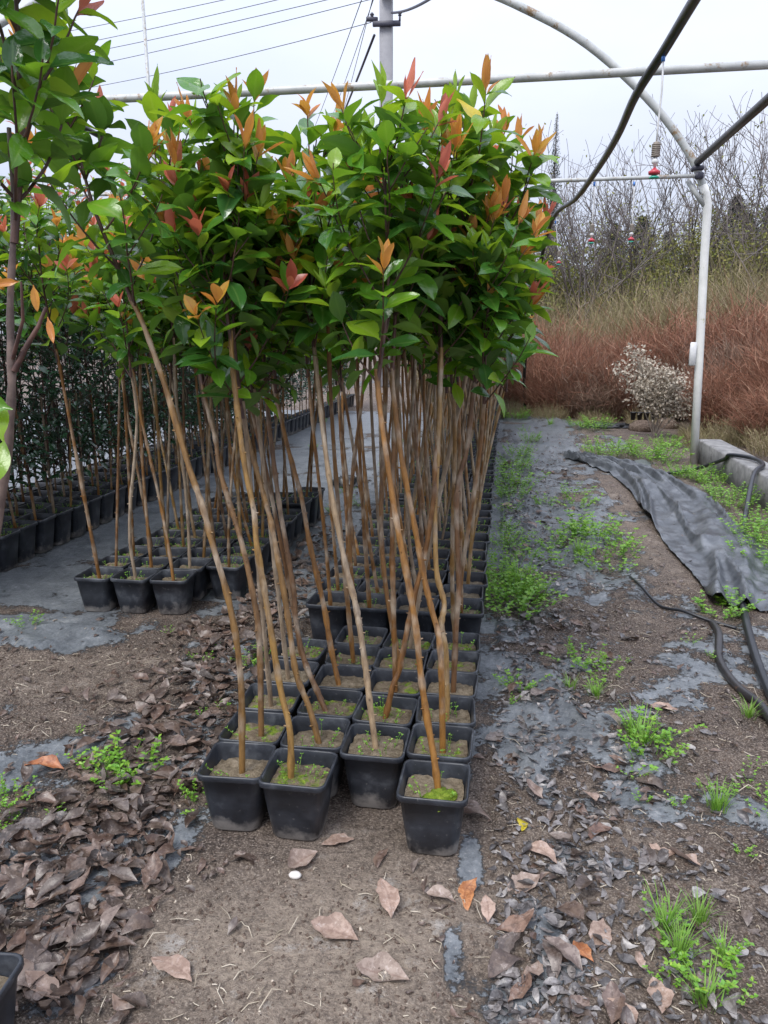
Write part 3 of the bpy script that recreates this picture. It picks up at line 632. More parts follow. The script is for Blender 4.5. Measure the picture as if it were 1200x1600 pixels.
# ------------------------------------------------------------------ leafy shrubs of the long dark row
def kit3(r, i):
    lean = r.normal(size=2) * .06; hh = 1.0; P = np.array([[lean[0] * t, lean[1] * t, .16 + (hh - .16) * t] for t in np.linspace(0, 1, 5)]); P -= [P[0][0], P[0][1], 0]
    br, lv = gen_crown(r, np.array([P[1][0], P[1][1], .42]), (lean[0] * .3, lean[1] * .3, 1), 2.15, .23, 24, .0, .0, .62, .085, .5)
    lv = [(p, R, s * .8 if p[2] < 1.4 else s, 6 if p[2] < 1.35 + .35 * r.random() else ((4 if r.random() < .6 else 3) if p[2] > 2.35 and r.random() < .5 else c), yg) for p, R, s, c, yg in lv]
    return trunk_mesh(P, .0085, .007, 5, 50 + i), crown_mesh(br, lv, FAR_T[:2], 3, mats=[TWIG] + LEAF + [BLUE_LEAF])
KIT3 = [kit3(np.random.default_rng(500 + i), i) for i in range(6)]
C3N = ['front column beside the cloth aisle', 'column just behind the front one', 'third column back from the cloth aisle', 'rear column']
for ci, (x, y0, y1) in enumerate(((-3.22, 3.3, 16.2), (-3.44, 3.4, 12.0), (-3.66, 3.4, 11.5), (-3.9, 3.5, 12.0))):
    k = 0; y = y0
    while y < y1:
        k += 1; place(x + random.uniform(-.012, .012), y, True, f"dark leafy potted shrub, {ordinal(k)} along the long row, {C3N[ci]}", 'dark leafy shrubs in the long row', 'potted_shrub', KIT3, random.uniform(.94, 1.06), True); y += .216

# ------------------------------------------------------------------ tunnel frame, hoses, sprinklers
tf = empty('greenhouse_frame', (2.24, 9.39, 0))
def fpart(name, P, r, mat, k=12):
    mb = MB(); mb.tube(np.asarray(P, float) - np.array(tf.location), r, k); return mb.build(name, mat, tf)
HALF = [(2.13, 2.87), (2.06, 3.07), (1.95, 3.30), (1.77, 3.56), (1.55, 3.82), (1.23, 4.13), (.84, 4.45), (.49, 4.68), (.08, 4.89), (-.27, 5.05), (-1.0, 5.34), (-2.0, 5.62), (-3.2, 5.74)]
ARC = HALF + [(-6.4 - x, z) for x, z in HALF[-2::-1]]
for Yh in (9.39, 5.75, 2.11):
    fpart('arch', spline([(x, Yh, z) for x, z in ARC], 70), .042, PIPE)
    for sgn in (0, 1):
        xs = [(2.235, -.05), (2.19, 1.2), (2.145, 2.3), (2.135, 2.7), (2.128, 2.88), (2.10, 2.98), (2.062, 3.07)]
        fpart('post', [(x if not sgn else -6.4 - x, Yh, z) for x, z in xs], .046, PIPEW)
    fpart('tie_bar', [(x, Yh - .07, 3.155 - .018 * math.sin((x + 8.4) / 10.4 * math.pi)) for x in np.linspace(-8.4, 2.02, 12)], .021 if Yh > 8 else .028, PIPE)
    mb = MB(); mb.box(np.array((1.99, Yh, 3.24)) - np.array(tf.location), (.12, .13, .05), 0, .01); mb.box(np.array((2.0, Yh - .07, 3.155)) - np.array(tf.location), (.09, .06, .07), 0, .01); mb.build('clamp', IRON, tf)
    fpart('gusset', [(1.90, Yh, 3.12), (2.0, Yh - .01, 2.98), (2.1, Yh, 2.86)], .028, PIPE, 8)
fpart('purlin', [(1.98, y, 3.30) for y in (2.05, 3.5, 5.6, 7.5, 9.36)], .04, STEEL)
mb = MB(); mb.box(np.array((2.10, 9.33, 1.27)) - np.array(tf.location), (.07, .03, .26), 0, .008); mb.build('name_plate', PLASTW, tf)
tag(tf, 'white rust-spotted pipe frame of an uncovered tunnel with arch and tie bars', 'frame')

def hose(name, P, r, label, cat='hose', mat=HOSE, n=60, k=9, grp=None):
    Q = spline(P, n); mb = MB(); mb.tube(Q - Q[0], r, k); return tag(mb.build(name, mat, loc=Q[0]), label, cat, grp)
HP = [(.86, -3.0, 3.05), (.87, .3, 3.0), (.87, 2.1, 3.12), (.87, 3.2, 3.08), AY(1085, 0, 4.55), AY(1037, 80, 5.15), AY(994, 148, 5.72), AY(965, 212, 6.7), AY(935, 262, 7.9), AY(900, 310, 9.5), AY(860, 350, 11.3), (.42, 13.2, 2.0), (.35, 14.3, .9), (.4, 14.9, .1)]
hose('irrigation_hose', HP, .029, 'thick black irrigation hose sagging from the tie bars above the path')
hose('irrigation_hose', [(-3.63, 3.4, 3.1), AY(-4, 148, 5.6), AY(50, 165, 6.2), AY(125, 196, 7.2), (-3.65, 9.3, 3.12), (-3.65, 11.5, 2.9)], .027, 'black irrigation hose hung above the long row of dark leafy shrubs')
def sprinkler(topp, botp, label, big=1.0):
    topp = np.array(topp); botp = np.array(botp); o = empty('hanging_sprinkler', botp); L = topp - botp
    mb = MB(); mb.tube([L, L * .7 + [.006, 0, 0], L * .4, [0, 0, .17 * big]], .006 * big, 6); mb.build('drop_tube', PLASTW, o)
    mb = MB(); mb.tube([L + [0, 0, -.04], L + [0, 0, .0]], .011 * big, 8); mb.build('connector', PLASTB, o)
    pr = [(.014, .10), (.02, .104)]
    for i in range(7): z = .105 + i * .0105; pr += [(.026, z), (.026, z + .006), (.019, z + .007), (.019, z + .010)]
    pr += [(.02, .182), (.008, .188)]
    mb = MB(); mb.lathe([(a * big, b * big) for a, b in pr], k=12); mb.build('ribbed_weight', GREYWOOD, o)
    mb = MB(); mb.lathe([(.007 * big, .04 * big), (.01 * big, .06 * big), (.02 * big, .068 * big), (.022 * big, .078 * big), (.016 * big, .09 * big), (.008 * big, .1 * big)], k=10); mb.build('valve', PLASTW, o)
    mb = MB(); mb.lathe([(.012 * big, .0), (.034 * big, .006 * big), (.036 * big, .022 * big), (.02 * big, .03 * big), (.008 * big, .042 * big)], k=12); mb.build('sprinkler_cap', PLASTR, o)
    mb = MB(); mb.lathe([(.01 * big, -.02 * big), (.03 * big, -.016 * big), (.03 * big, -.010 * big), (.008 * big, .002 * big)], k=12); mb.build('spinner', PLASTG, o)
    tag(o, label, 'sprinkler'); return o
sprinkler(AY(1037, 84, 5.15), AY(1022, 274, 5.15), 'large hanging sprinkler with ribbed weight and red cap below the hose')
sprinkler(AY(929, 284, 8.2), AY(924, 378, 8.2), 'small hanging sprinkler with white valve near the photinia crowns', .9)
sprinkler(AY(991, 284, 9.32), AY(986, 376, 9.32), 'small hanging sprinkler with red and green cap under the tie bar', .95)
sprinkler(AY(868, 345, 11.0), AY(873, 412, 11.0), 'pale curved drop tube with sprinkler at the far end of the hose', .9)
# hoses on the ground
def gp(x, y, z=0.0): p = G(x, y); return (p[0], p[1], gh(p[0], p[1]) + z)
hose('water_hose', [gp(1040, 746, .03), gp(1085, 738, .04), AY(1130, 724, 8.3) + [0, 0, .04], (2.28, 8.15, .30), (2.42, 7.9, .31), (2.40, 7.5, .31), (2.20, 7.1, .28), gp(1160, 835, .05), gp(1152, 880, .03), gp(1158, 940, .03), gp(1172, 1010, .03), gp(1200, 1085, .03), gp(1250, 1180, .03), (1.25, 1.9, .03), (1.6, 1.0, .03), (1.9, -1.0, .03)], .020, 'black hose looping over the concrete kerb and down along the path edge', n=90)
hose('drip_hose', [gp(985, 900, .0), gp(1000, 922, .016), gp(1030, 950, .014), gp(1065, 965, .014), gp(1105, 975, .014), gp(1150, 985, .012)], .0085, 'thin black drip hose emerging from weeds and soil on the path')
hose('buried_pipe', [gp(1112, 975, .0), gp(1122, 1000, .012), gp(1124, 1035, .01), gp(1150, 1075, .014), gp(1185, 1110, .02), gp(1230, 1160, .02), (1.3, 2.3, .0), (1.5, 1.9, -.05)], .019, 'half-buried dark pipe lying in soil near the looping hose', mat=STEEL)

# kerb
mb = MB(); mb.box((0, 0, .12), (.27, 7.2, .32), 0, .015); o = mb.build('concrete_kerb', CONC, smooth=False, loc=(2.42, 5.93, 0)); tag(o, 'low grey concrete kerb block beside the white post', 'kerb')

# loose ground cloth with folds
NU, NVv = 150, 44; Pc = spline([gp(888, 719), gp(935, 728), gp(990, 745), gp(1045, 782), gp(1085, 822), gp(1130, 868), gp(1180, 915), gp(1215, 960)], NU); V = []
for i in range(NU):
    tg = Pc[min(i + 1, NU - 1)] - Pc[max(i - 1, 0)]; tg /= np.linalg.norm(tg); sdv = np.array([-tg[1], tg[0], 0]); f = i / (NU - 1); wd = .09 + .21 * min(1, f * 2.0)
    for j in range(NVv):
        u = j / (NVv - 1) * 2 - 1; p = Pc[i] + sdv * u * wd * 1.15
        n1 = float(fbm(np.array([f * 4 + 3 + u * .8]), np.array([u * 1.7 + f * 2.0]), 2, 1.0)[0]); rg1 = max(0., 1 - abs(2 * n1 - 1) * 3.6)
        n2 = float(fbm(np.array([f * 16 + 30]), np.array([u * 3.2 - f * 4]), 2, 1.4)[0]); rg2 = max(0., 1 - abs(2 * n2 - 1) * 5)
        z = gh(p[0], p[1]) + .010 + .085 * rg1 ** 1.6 + .010 * rg2 + .05 * max(0., -u - .55) * float(vnoise(np.array([f * 11.]), np.array([3.]))[0])
        V.append((p[0], p[1], z))
ii = np.arange(NU * NVv).reshape(NU, NVv); Fq = np.stack([ii[:-1, :-1].ravel(), ii[:-1, 1:].ravel(), ii[1:, 1:].ravel(), ii[1:, :-1].ravel()], 1)[:, ::-1]
me = mesh('loose_cloth', np.array(V), Fq, FABRIC); o = ob('loose_cloth', me); o.modifiers.new('thick', 'SOLIDIFY').thickness = .002
tag(o, 'loose wrinkled strip of black ground cloth folded along the path edge', 'cloth')

# black plastic rubbish
def crumple(name, c, d, seed, label, cat='plastic'):
    r = np.random.default_rng(seed); mb = MB(); n = 9; m = 6
    for s in range(3):
        u, v = np.meshgrid(np.linspace(-1, 1, n), np.linspace(-1, 1, m)); x = u * d[0] / 2; y = v * d[1] / 2
        z = d[2] * (.25 + .75 * fbm(u.ravel() * 3 + seed + s * 5, v.ravel() * 3, 3, 1.1)) * (1 - .6 * (u.ravel() ** 4)) * (1 - .7 * v.ravel() ** 4) * (1 - .25 * s)
        V = np.stack([x.ravel() * (1 - .2 * s) + (fbm(v.ravel() * 4 + s, u.ravel() * 4, 2) - .5) * d[0] * .3, y.ravel() + (fbm(u.ravel() * 4, v.ravel() * 4 + s, 2) - .5) * d[1] * .6, z], 1)
        k = np.arange(n * m).reshape(m, n); mb.add(V, np.stack([k[:-1, :-1].ravel(), k[:-1, 1:].ravel(), k[1:, 1:].ravel(), k[1:, :-1].ravel()], 1))
    o = mb.build(name, BLACKP, loc=c, smooth=False); tag(o, label, cat); return o
crumple('crumpled_plastic', gp(545, 757), (.32, .22, .14), 3, 'crumpled black plastic lying on cloth between the two photinia blocks')
crumple('crumpled_plastic', gp(955, 668), (.75, .3, .12), 8, 'torn black plastic sheet on the weeds below the pale dried plant')
for q, (a, b) in enumerate(((1003, 668), (1040, 664))):
    p = np.array(gp(a, b + 4)); o = empty('pot_tray', p + [0, 0, .16], -.1); 
    for k in range(4):
        mb = MB(); mb.lathe([(.03, 0), (.045, .11), (.052, .11), (.052, .125), (.046, .125), (.03, .02)], ((k - 1.5) * .1, 0, 0), 10); mb.build('cell', BLACKP, o, smooth=False)
    tag(o, ('black moulded plant tray tipped on the weeds, torn sheet beside it', 'black moulded plant tray tipped on the weeds, next to the white post')[q], 'tray')
    mb = MB(); mb.lathe([(.22, -.02), (.20, .08), (.12, .15), (.05, .165)], (0, 0, 0), 9); tag(mb.build('soil_heap', CLOD, loc=p), ('small dark soil heap under the tray with torn sheet', 'small dark soil heap under the tray next to white post')[q], 'soil heap')

# ------------------------------------------------------------------ utility pole, wires, light pole
pb = AY(603.5, 60, 22); pole = empty('utility_pole', (pb[0], 22, 0))
mb = MB(); mb.box((0, 0, 5.6), (.34, .30, 11.2), .1, .03); mb.build('pole_shaft', POLEC, pole, smooth=False)
za = AY(600, 42, 22)[2]
mb = MB(); mb.box((.04, -.2, za), (.72, .09, .12), .08, .01); mb.box((.38, -.2, za + .1), (.05, .05, .14), 0, .01); mb.box((-.34, -.2, za + .12), (.30, .09, .10), .3, .01); mb.build('cross_arm', IRON, pole)
for q in (-.34, .38):
    mb = MB(); mb.lathe([(.02, 0), (.05, .02), (.03, .05), (.06, .07), (.03, .12)], (q, -.2, za + .15), 10); mb.build('insulator', IRON, pole)
mb = MB(); mb.lathe([(.05, 0), (.12, .03), (.12, .1), (.05, .16)], (.0, -.25, AY(600, 2, 22)[2]), 12); mb.box((.35, -.3, AY(600, 0, 22)[2] + .08), (.75, .26, .11), -.1, .03); mb.build('lamp_head', POLEC, pole)
tag(pole, 'grey concrete utility pole with dark cross arm behind the crowns', 'pole')
def wire(P, r, label, sag=.0, k=4):
    Q = np.array([np.array(P[0]) * (1 - t) + np.array(P[1]) * t - np.array([0, 0, sag * 4 * t * (1 - t)]) for t in np.linspace(0, 1, 14)]); mb = MB(); mb.tube(Q - Q[0], r, k); tag(mb.build('power_line', IRON, loc=Q[0]), label, 'wire', 'overhead wires')
for i, (a, b) in enumerate((((60, 57), (660, -72)), ((60, 81), (660, -57)), ((60, 97), (660, -37)), ((60, 119), (660, -22)))):
    wire((AY(*a, 33), AY(*b, 24)), .011, f"{ordinal(i + 1)} from the top of four parallel overhead wires", .1)
wire((AY(60, 150, 34), AY(580, 35, 22)), .010, 'lone thin wire running from the cross arm below the four parallel wires', .15)
wire((AY(585, 55, 21.8), AY(480, 300, 60)), .035, 'twisted dark cable dropping from the cross arm behind the crowns', .3, 5)
wire((AY(700, -22, 15), AY(612, 20, 21.7)), .03, 'twisted dark cable arriving at the pole above the cross arm', .1, 5)
for i, (a, b) in enumerate((((572, -20), (470, 250)), ((590, -20), (505, 215)), ((597, -60), (520, 230)))):
    wire((AY(*a, 22), AY(*b, 70)), .013, f"thin overhead wire receding past the pole, {ordinal(i + 1)} out from the twisted cable", .2)
lp = empty('lamp_post', (AY(231, 100, 26)[0], 26, 0)); mb = MB(); mb.tube([(0, 0, 0), (0, 0, 6), (-.05, 0, 13)], [.075, .06, .05], 10); mb.build('pole_shaft', PIPE, lp)
mb = MB(); mb.box((0, 0, .02), (.3, .3, .04), 0, .005); mb.build('base_plate', POLEC, lp); tag(lp, 'thin pale metal pole rising behind the photinia crowns under the wires', 'pole')

# ------------------------------------------------------------------ dry brush, shrubs and trees beyond the path
def mat_dry(name, cols):
    return leaf_mat(name, cols, cols[-1], .75, .12, cols[-1])
RUST = mat_dry('rusty_stems', [(.10, .045, .03), (.25, .105, .065), (.36, .165, .10), (.15, .085, .06), (.48, .29, .19), (.28, .12, .075)])
TAN = mat_dry('tan_stems', [(.26, .19, .115), (.38, .30, .19), (.28, .2, .13), (.46, .38, .26), (.22, .21, .08)])
OLIVE = mat_dry('olive_leaf', [(.14, .17, .04), (.24, .26, .055), (.34, .31, .07), (.18, .19, .06)])
PALE = mat_dry('pale_fluff', [(.5, .44, .36), (.64, .58, .5), (.4, .33, .26)])
CONI = mat_dry('conifer_needles', [(.05, .075, .055), (.075, .10, .075), (.06, .085, .075)])  # greyed bluish green: distance haze is put into the needle colour
def brush_mesh(seed, n, h, w, mat, fine=.0032, plume=5):
    """upright wiry stems, each with a few short feathery side sprays"""
    r = np.random.default_rng(seed); m = n * (1 + plume)
    ang = r.random(n) * 6.28; rad = w * np.sqrt(r.random(n)); b = np.stack([np.cos(ang) * rad, np.sin(ang) * rad, np.zeros(n)], 1)
    L = h * (.45 + .6 * r.random(n)) * (1 - .35 * (rad / w) ** 2); d = np.stack([np.cos(ang) * .25 * rad / w, np.sin(ang) * .25 * rad / w, np.ones(n)], 1) + r.normal(size=(n, 3)) * [.24, .24, .05]
    d /= np.linalg.norm(d, axis=1)[:, None]
    starts = [b]; dirs = [d]; lens = [L]; wid = [np.full(n, fine)]
    for k in range(plume):
        t = .25 + .7 * r.random(n); s = b + d * (L * t)[:, None]; e = d + r.normal(size=(n, 3)) * [.55, .55, .25]; e /= np.linalg.norm(e, axis=1)[:, None]
        starts.append(s); dirs.append(e); lens.append(h * (.10 + .16 * r.random(n))); wid.append(np.full(n, fine * .8))
    s = np.concatenate(starts); d = np.concatenate(dirs); L = np.concatenate(lens); wv = np.concatenate(wid); N_ = len(s)
    side = np.cross(d, r.normal(size=(N_, 3))); side /= np.linalg.norm(side, axis=1)[:, None]; be = r.normal(size=(N_, 3)) * .24; be[:, 2] -= .08
    V = []
    for t, q in ((0, 1.), (.5, .85), (1, .25)):
        c = s + d * (L * t)[:, None] + be * (L * t * t)[:, None]; V.append(c - side * (wv * q)[:, None]); V.append(c + side * (wv * q)[:, None])
    V = np.stack(V, 1).reshape(-1, 3); o = (np.arange(N_) * 6)[:, None]
    Fq = np.concatenate([o + [0, 1, 3, 2], o + [2, 3, 5, 4]]); return mesh('brush', V, Fq, mat, rnd=np.repeat(r.random(N_), 6))
RUST2 = mat_dry('grey_brown_stems', [(.14, .085, .065), (.22, .14, .10), (.30, .20, .145), (.18, .13, .10), (.36, .27, .19), (.2, .1, .07)])
RB = [brush_mesh(740 + i, 900, 1.25, .7, RUST2, .0045, 10) for i in range(2)] + [brush_mesh(700 + i, 1100, 1.55, .75, RUST, .0045, 10) for i in range(3)]; TB = [brush_mesh(720 + i, 1300, 2.2, .9, TAN, .005, 5) for i in range(3)]; TB2 = [brush_mesh(730 + i, 600, .5, .5, TAN, .0032, 2) for i in range(2)]
rs = np.random.default_rng(4)
def put(name, me, x, y, sc, label, cat, grp):
    o = ob(name, me, loc=(x, y, gh(x, y) - .03), rot=(0, 0, random.random() * 6.28), scale=(sc * random.uniform(.9, 1.1), sc * random.uniform(.9, 1.1), sc * random.uniform(.88, 1.15))); tag(o, label, cat, grp); return o
for i, (x, y, s) in enumerate(((-.2, 16.2, .9), (.5, 15.6, 1.0), (1.15, 14.9, 1.05), (1.85, 14.6, 1.1), (2.5, 14.5, 1.2), (.9, 16.4, 1.2), (1.7, 16.0, 1.3), (2.7, 15.2, 1.3), (3.4, 14.0, 1.15), (3.5, 14.6, 1.35))):
    put('dry_bush', RB[0] if i in (0, 3) else random.choice(RB[1:]), x, y, s * random.uniform(.75, 1.15), 'rusty brown dry bush in the thicket at the end of the path', 'bush', 'rusty bushes at the end of the path')
for i, (x, y, s) in enumerate(((3.35, 11.9, .7), (3.8, 12.6, 1.0), (4.2, 11.2, .95), (3.6, 10.4, .65), (4.5, 13.8, 1.2), (4.9, 12.3, 1.2), (5.4, 14.6, 1.3), (4.2, 9.6, .7))):
    put('dry_bush', random.choice(RB), x, y, s, 'rusty brown dry bush on the bank behind the concrete kerb', 'bush', 'rusty bushes on the bank')
for i in range(20):
    x = -.8 + 9.0 * (i % 10) / 9 + random.uniform(-.3, .3); y = (17.6 if i < 10 else 19.4) + random.uniform(-.5, .5) - .30 * max(0, x - 2)
    put('tall_dry_grass', random.choice(TB), x, y, random.uniform(.85, 1.25), 'clump of tall tan dry grass rising behind the rusty bushes', 'grass clump', 'tall dry grass behind the rusty bushes')
for i in range(4):
    x = .2 + i * .75 + random.uniform(-.15, .15); y = 14.3 - .25 * i + random.uniform(-.3, .3)
    put('straw_tuft', random.choice(TB2), x, y, random.uniform(.45, .7), 'straw-coloured dry tuft at the foot of the rusty thicket', 'grass clump', 'straw tufts before the thicket')
for i in range(14):
    x = 2.75 + random.random() * 1.3; y = 6.3 + random.random() * 5.6
    put('straw_tuft', random.choice(TB2), x, y, random.uniform(.5, .95), 'low straw-coloured dry tuft on the bank behind the kerb', 'grass clump', 'straw tufts behind the kerb')
def bare_tree(seed, h, leaves, mats, lsz=.05, up=.55, first=5):
    r = np.random.default_rng(seed); mb = MB(); tips = []
    def grow(p, d, L, rad, lev):
        P = [p]; dd = d
        for i in range(4): dd = dd + r.normal(size=3) * .10 + [0, 0, .07]; dd /= np.linalg.norm(dd); P.append(P[-1] + dd * L / 4)
        mb.tube(P, np.maximum(np.linspace(rad, rad * .55, 5)  , .0045), 5 if lev < 2 else 3, False)
        if lev >= 2: tips.extend([P[2], P[3], P[4]])
        if lev == 4: return
        for k in range(3):
            q = P[2 + int(r.random() * 2.99)]; nd = dd * .75 + r.normal(size=3) * .55 + [0, 0, up * .35]; grow(q, nd / np.linalg.norm(nd), L * (.62 + .2 * r.random()), rad * .6, lev + 1)
    for k in range(first):
        a = r.random() * 6.28; d = np.array([math.cos(a) * .38, math.sin(a) * .38, 1]); grow(np.array([math.cos(a) * .12, math.sin(a) * .12, -.05]), d / np.linalg.norm(d), h * .34, .026 * h / 4, 0)
    wood = mb.me('trunk', mats[0]); tips = np.array(tips); cr = None
    if leaves:
        s = tips[r.integers(0, len(tips), leaves)] + r.normal(size=(leaves, 3)) * .12; tv, tf_, _ = leaf_tpl(2, 2, .6, .2, .2)
        R = np.stack([frame(r.normal(size=3), r.normal(size=3)) for _ in range(leaves)]); V, Fq = scatter(tv, tf_, R, s, lsz * (.6 + .8 * r.random(leaves))); cr = mesh('crown', V, Fq, mats[1], rnd=np.repeat(r.random(leaves), len(tv)))
    return wood, cr
BT = [bare_tree(800 + i, 4.2, 6500, (BAREWOOD, OLIVE), .07) for i in range(3)] + [bare_tree(810 + i, 5.8, 200, (BAREWOOD, OLIVE), .06, .8) for i in range(2)]
def tree(name, kt, x, y, s, label, grp):
    o = empty(name, (x, y, gh(x, y) - .02), random.random() * 6.28); o.scale = (s, s, s); ob('trunk', kt[0], o)
    if kt[1]: ob('crown', kt[1], o)
    tag(o, label, 'tree', grp)
for i, (x, y, s) in enumerate(((-.6, 21, .95), (.7, 20.5, 1.0), (1.9, 21.5, 1.1), (3.2, 20, 1.0), (4.5, 20.5, 1.05), (5.7, 19, 1.0), (7.0, 20, 1.1), (8.4, 19, 1.05), (6.4, 16.6, .8), (2.6, 24, 1.25), (5.2, 24, 1.3), (8.2, 23, 1.3))):
    tree('leafy_thicket_tree', BT[i % 3], x, y, s, 'thicket tree with sparse olive leaves behind the tall dry grass', 'sparse olive-leaved thicket trees')
for i, (x, y, s) in enumerate(((.2, 22, 1.05), (1.4, 19.8, .95), (3.9, 21.8, 1.1), (6.4, 21.6, 1.15), (7.8, 18, .95), (2.5, 20.6, 1.0), (5.1, 18.4, .85))):
    tree('bare_tree', BT[3 + i % 2], x, y, s * 1.18, 'nearly leafless grey twiggy tree standing in the thicket', 'bare twiggy trees in the thicket')
def conifer(seed, h, w, n, slim=False):
    r = np.random.default_rng(seed); mb = MB(); mb.tube([(0, 0, 0), (.02, 0, h * .5), (0, 0, h)], [.02 * h * .6, .012 * h * .6, .01], 6); t = r.random(n) ** .8; a = r.random(n) * 6.28
    rad = w * (np.minimum(1.0, .5 + 3 * t) * ((1.0 - t) ** .8 * 1.1 + .06) * (.6 + .8 * fbm(t * 14, a * 1.5, 2)) if slim else (1 - t) ** .85) * (.35 + .65 * np.sqrt(r.random(n))) * (.8 + .4 * np.sin(t * 40 + a * 3)); p = np.stack([np.cos(a) * rad, np.sin(a) * rad, h * (.04 + .95 * t)], 1)
    tv, tf_, _ = leaf_tpl(2, 2, .38, .1, .3); dirs = np.stack([np.cos(a), np.sin(a), np.full(n, 1.1 if slim else .15)], 1) + r.normal(size=(n, 3)) * .35
    V, Fq = scatter(tv, tf_, np.stack([frame(q, np.array([0, 0, 1.]) + r.normal(size=3) * .3) for q in dirs]), p, h * (.026 if slim else .036) * (.6 + .7 * r.random(n)) * (1.15 - t if slim else 1.0)); return mb.me('trunk', BAREWOOD), mesh('crown', V, Fq, CONI, rnd=np.repeat(r.random(n), len(tv)))
CN = [conifer(900 + i, 9, 3.0, 6500) for i in range(2)]; CY = conifer(910, 11.6, .50, 5000, True)
tree('cypress', CY, 2.0, 40, 1.0, 'slim dark columnar cypress rising behind the bare thicket', None)
for i, (px, py, Yc) in enumerate(((1003, 352, 50), (962, 362, 62), (1152, 322, 44), (1168, 345, 52), (1212, 318, 58), (1045, 372, 60))):
    p = AY(px, py, Yc); tree('conifer', CN[i % 2], p[0], Yc, p[2] / 9.0, 'dark distant conifer beyond the thicket', 'distant conifers beyond the thicket')
for i in range(16):
    x = -34 + i * 2.3 + random.uniform(-.6, .6); tree('conifer', CN[i % 2], x, 44 + random.uniform(-5, 6), .42 + .2 * random.random(), 'low dark conifer in the far line behind the pots', 'far conifer line behind the pots')

# pale dried plant
r = np.random.default_rng(66); bp = np.array(gp(1022, 684)); po = empty('dried_plant', bp); mb = MB(); tp = []
for a, b, sc in ((992, 552, 1), (1012, 570, 1), (1035, 580, 1), (1062, 600, 1), (1050, 588, .8), (968, 575, .4), (1080, 625, .9), (1002, 600, 1), (1030, 620, 1)):
    e = AY(a, b, bp[1] + random.uniform(-.3, .2)) - bp; Q = spline([(0, 0, 0), e * .5 + [.03, 0, .05], e], 8); mb.tube(Q, np.linspace(.009, .003, 8), 5, False)
    for q in Q[4:]: tp += [q + r.normal(size=3) * [.075, .075, .06] for _ in range(int(150 * sc))]
mb.build('stem', GREYWOOD, po); tp = np.array(tp); tv, tf_, _ = leaf_tpl(2, 2, .6, .3, .3)
V, Fq = scatter(tv, tf_, np.stack([frame(r.normal(size=3), r.normal(size=3)) for _ in tp]), tp, .052 * (.5 + .8 * r.random(len(tp)))); ob('flower_heads', mesh('flower_heads', V, Fq, PALE, rnd=np.repeat(r.random(len(tp)), len(tv))), po)
tag(po, 'pale dried plant with fluffy whitish seed heads beside the white post', 'plant')

# ------------------------------------------------------------------ weeds along the path
def weed(name, me, px, py, sc, label, cat, grp):
    x, y, z = gp(px, py); o = ob(name, me, loc=(x, y, z), rot=(0, 0, random.random() * 6.28), scale=(sc, sc, sc * random.uniform(.85, 1.1))); tag(o, label, cat, grp)
EDGE = [(786, 955, 1.1), (775, 930, 1.0), (800, 935, .9), (770, 905, .8), (778, 880, .7), (782, 850, .8), (785, 825, .7), (800, 760, 1.2), (797, 735, 1.0), (804, 715, .9), (795, 780, .8), (800, 655, 1.2), (795, 640, 1.1), (822, 690, .8), (812, 676, .7), (788, 800, .7)]
for a, b, s in EDGE: weed('weed_plant', random.choice(WEED_L if s > .75 else WEED_M), a + 6, b, s * (.85 if s > .75 else 1.3), 'bushy green weed hugging the outer pots of the narrow block', 'weed', 'weeds along the pot edge')
for a, b, s in ((905, 795, 1.2), (910, 835, 1.4), (890, 845, 1.2), (935, 845, 1.2), (960, 870, 1.3), (952, 890, 1.0), (875, 880, 1.2), (850, 790, .8), (860, 855, .9), (900, 775, .8), (970, 855, .8), (825, 875, .7)):
    weed('weed_plant', random.choice(WEED_M), a, b, s * 1.25, 'low green weed growing through cloth in the middle of the path', 'weed', 'weeds in the middle of the path')
for a, b, s in ((940, 715, 1.0), (965, 712, 1.1), (1030, 722, 1.2), (1045, 700, .9), (1010, 715, .9), (930, 672, 1.2), (945, 655, 1.1), (1085, 748, .8), (1110, 755, .8), (1060, 745, .7), (905, 668, .8), (1130, 775, .8), (1145, 790, .9), (1190, 880, .9), (1200, 850, 1.0), (1195, 830, .9)):
    weed('weed_plant', random.choice(WEED_L), a, b, s, 'leafy bright green weed at the foot of the kerb and bank', 'weed', 'weeds at the kerb and bank')
for a, b, s in ((1015, 1150, 1.0), (1130, 960, 1.3), (1020, 1190, .9), (1140, 945, .9), (905, 1040, .9), (940, 1060, .8), (925, 1075, .6), (810, 1070, .8), (995, 1160, .7), (975, 1035, .5), (1060, 1260, .6), (1140, 1250, .7), (1100, 1240, .5), (1190, 1290, .6), (1050, 1480, .7), (1100, 1530, .8), (1020, 1440, .6), (1170, 1230, .6), (1080, 1010, .6), (1110, 1030, .5), (800, 1100, .5), (1150, 1560, .6), (1040, 1540, .6), (1160, 1340, .5), (1195, 1250, .6), (1180, 1200, .5), (1005, 1255, .5), (990, 1215, .6)):
    weed('weed_plant', random.choice(WEED_M if s > .75 else WEED_S), a, b, s, 'small yellow-green weed sprouting from the dark crumbly soil', 'weed', 'small weeds on the soil side of the path')
for a, b, s in ((815, 920, 1.2), (800, 905, .9), (1005, 1165, 1.0), (985, 1150, .7), (930, 1090, .6), (1120, 1270, .6), (1040, 1460, .7), (1060, 1500, .6), (860, 663, 1.1), (1090, 1440, .5), (1100, 1575, .7), (1130, 1500, .5), (845, 935, .7), (905, 870, .8), (1170, 1120, .6), (890, 1075, .5)):
    weed('grass_tuft', random.choice(GRASS_M), a, b, s, 'tuft of thin green grass blades on the path', 'grass tuft', 'grass tufts on the path')
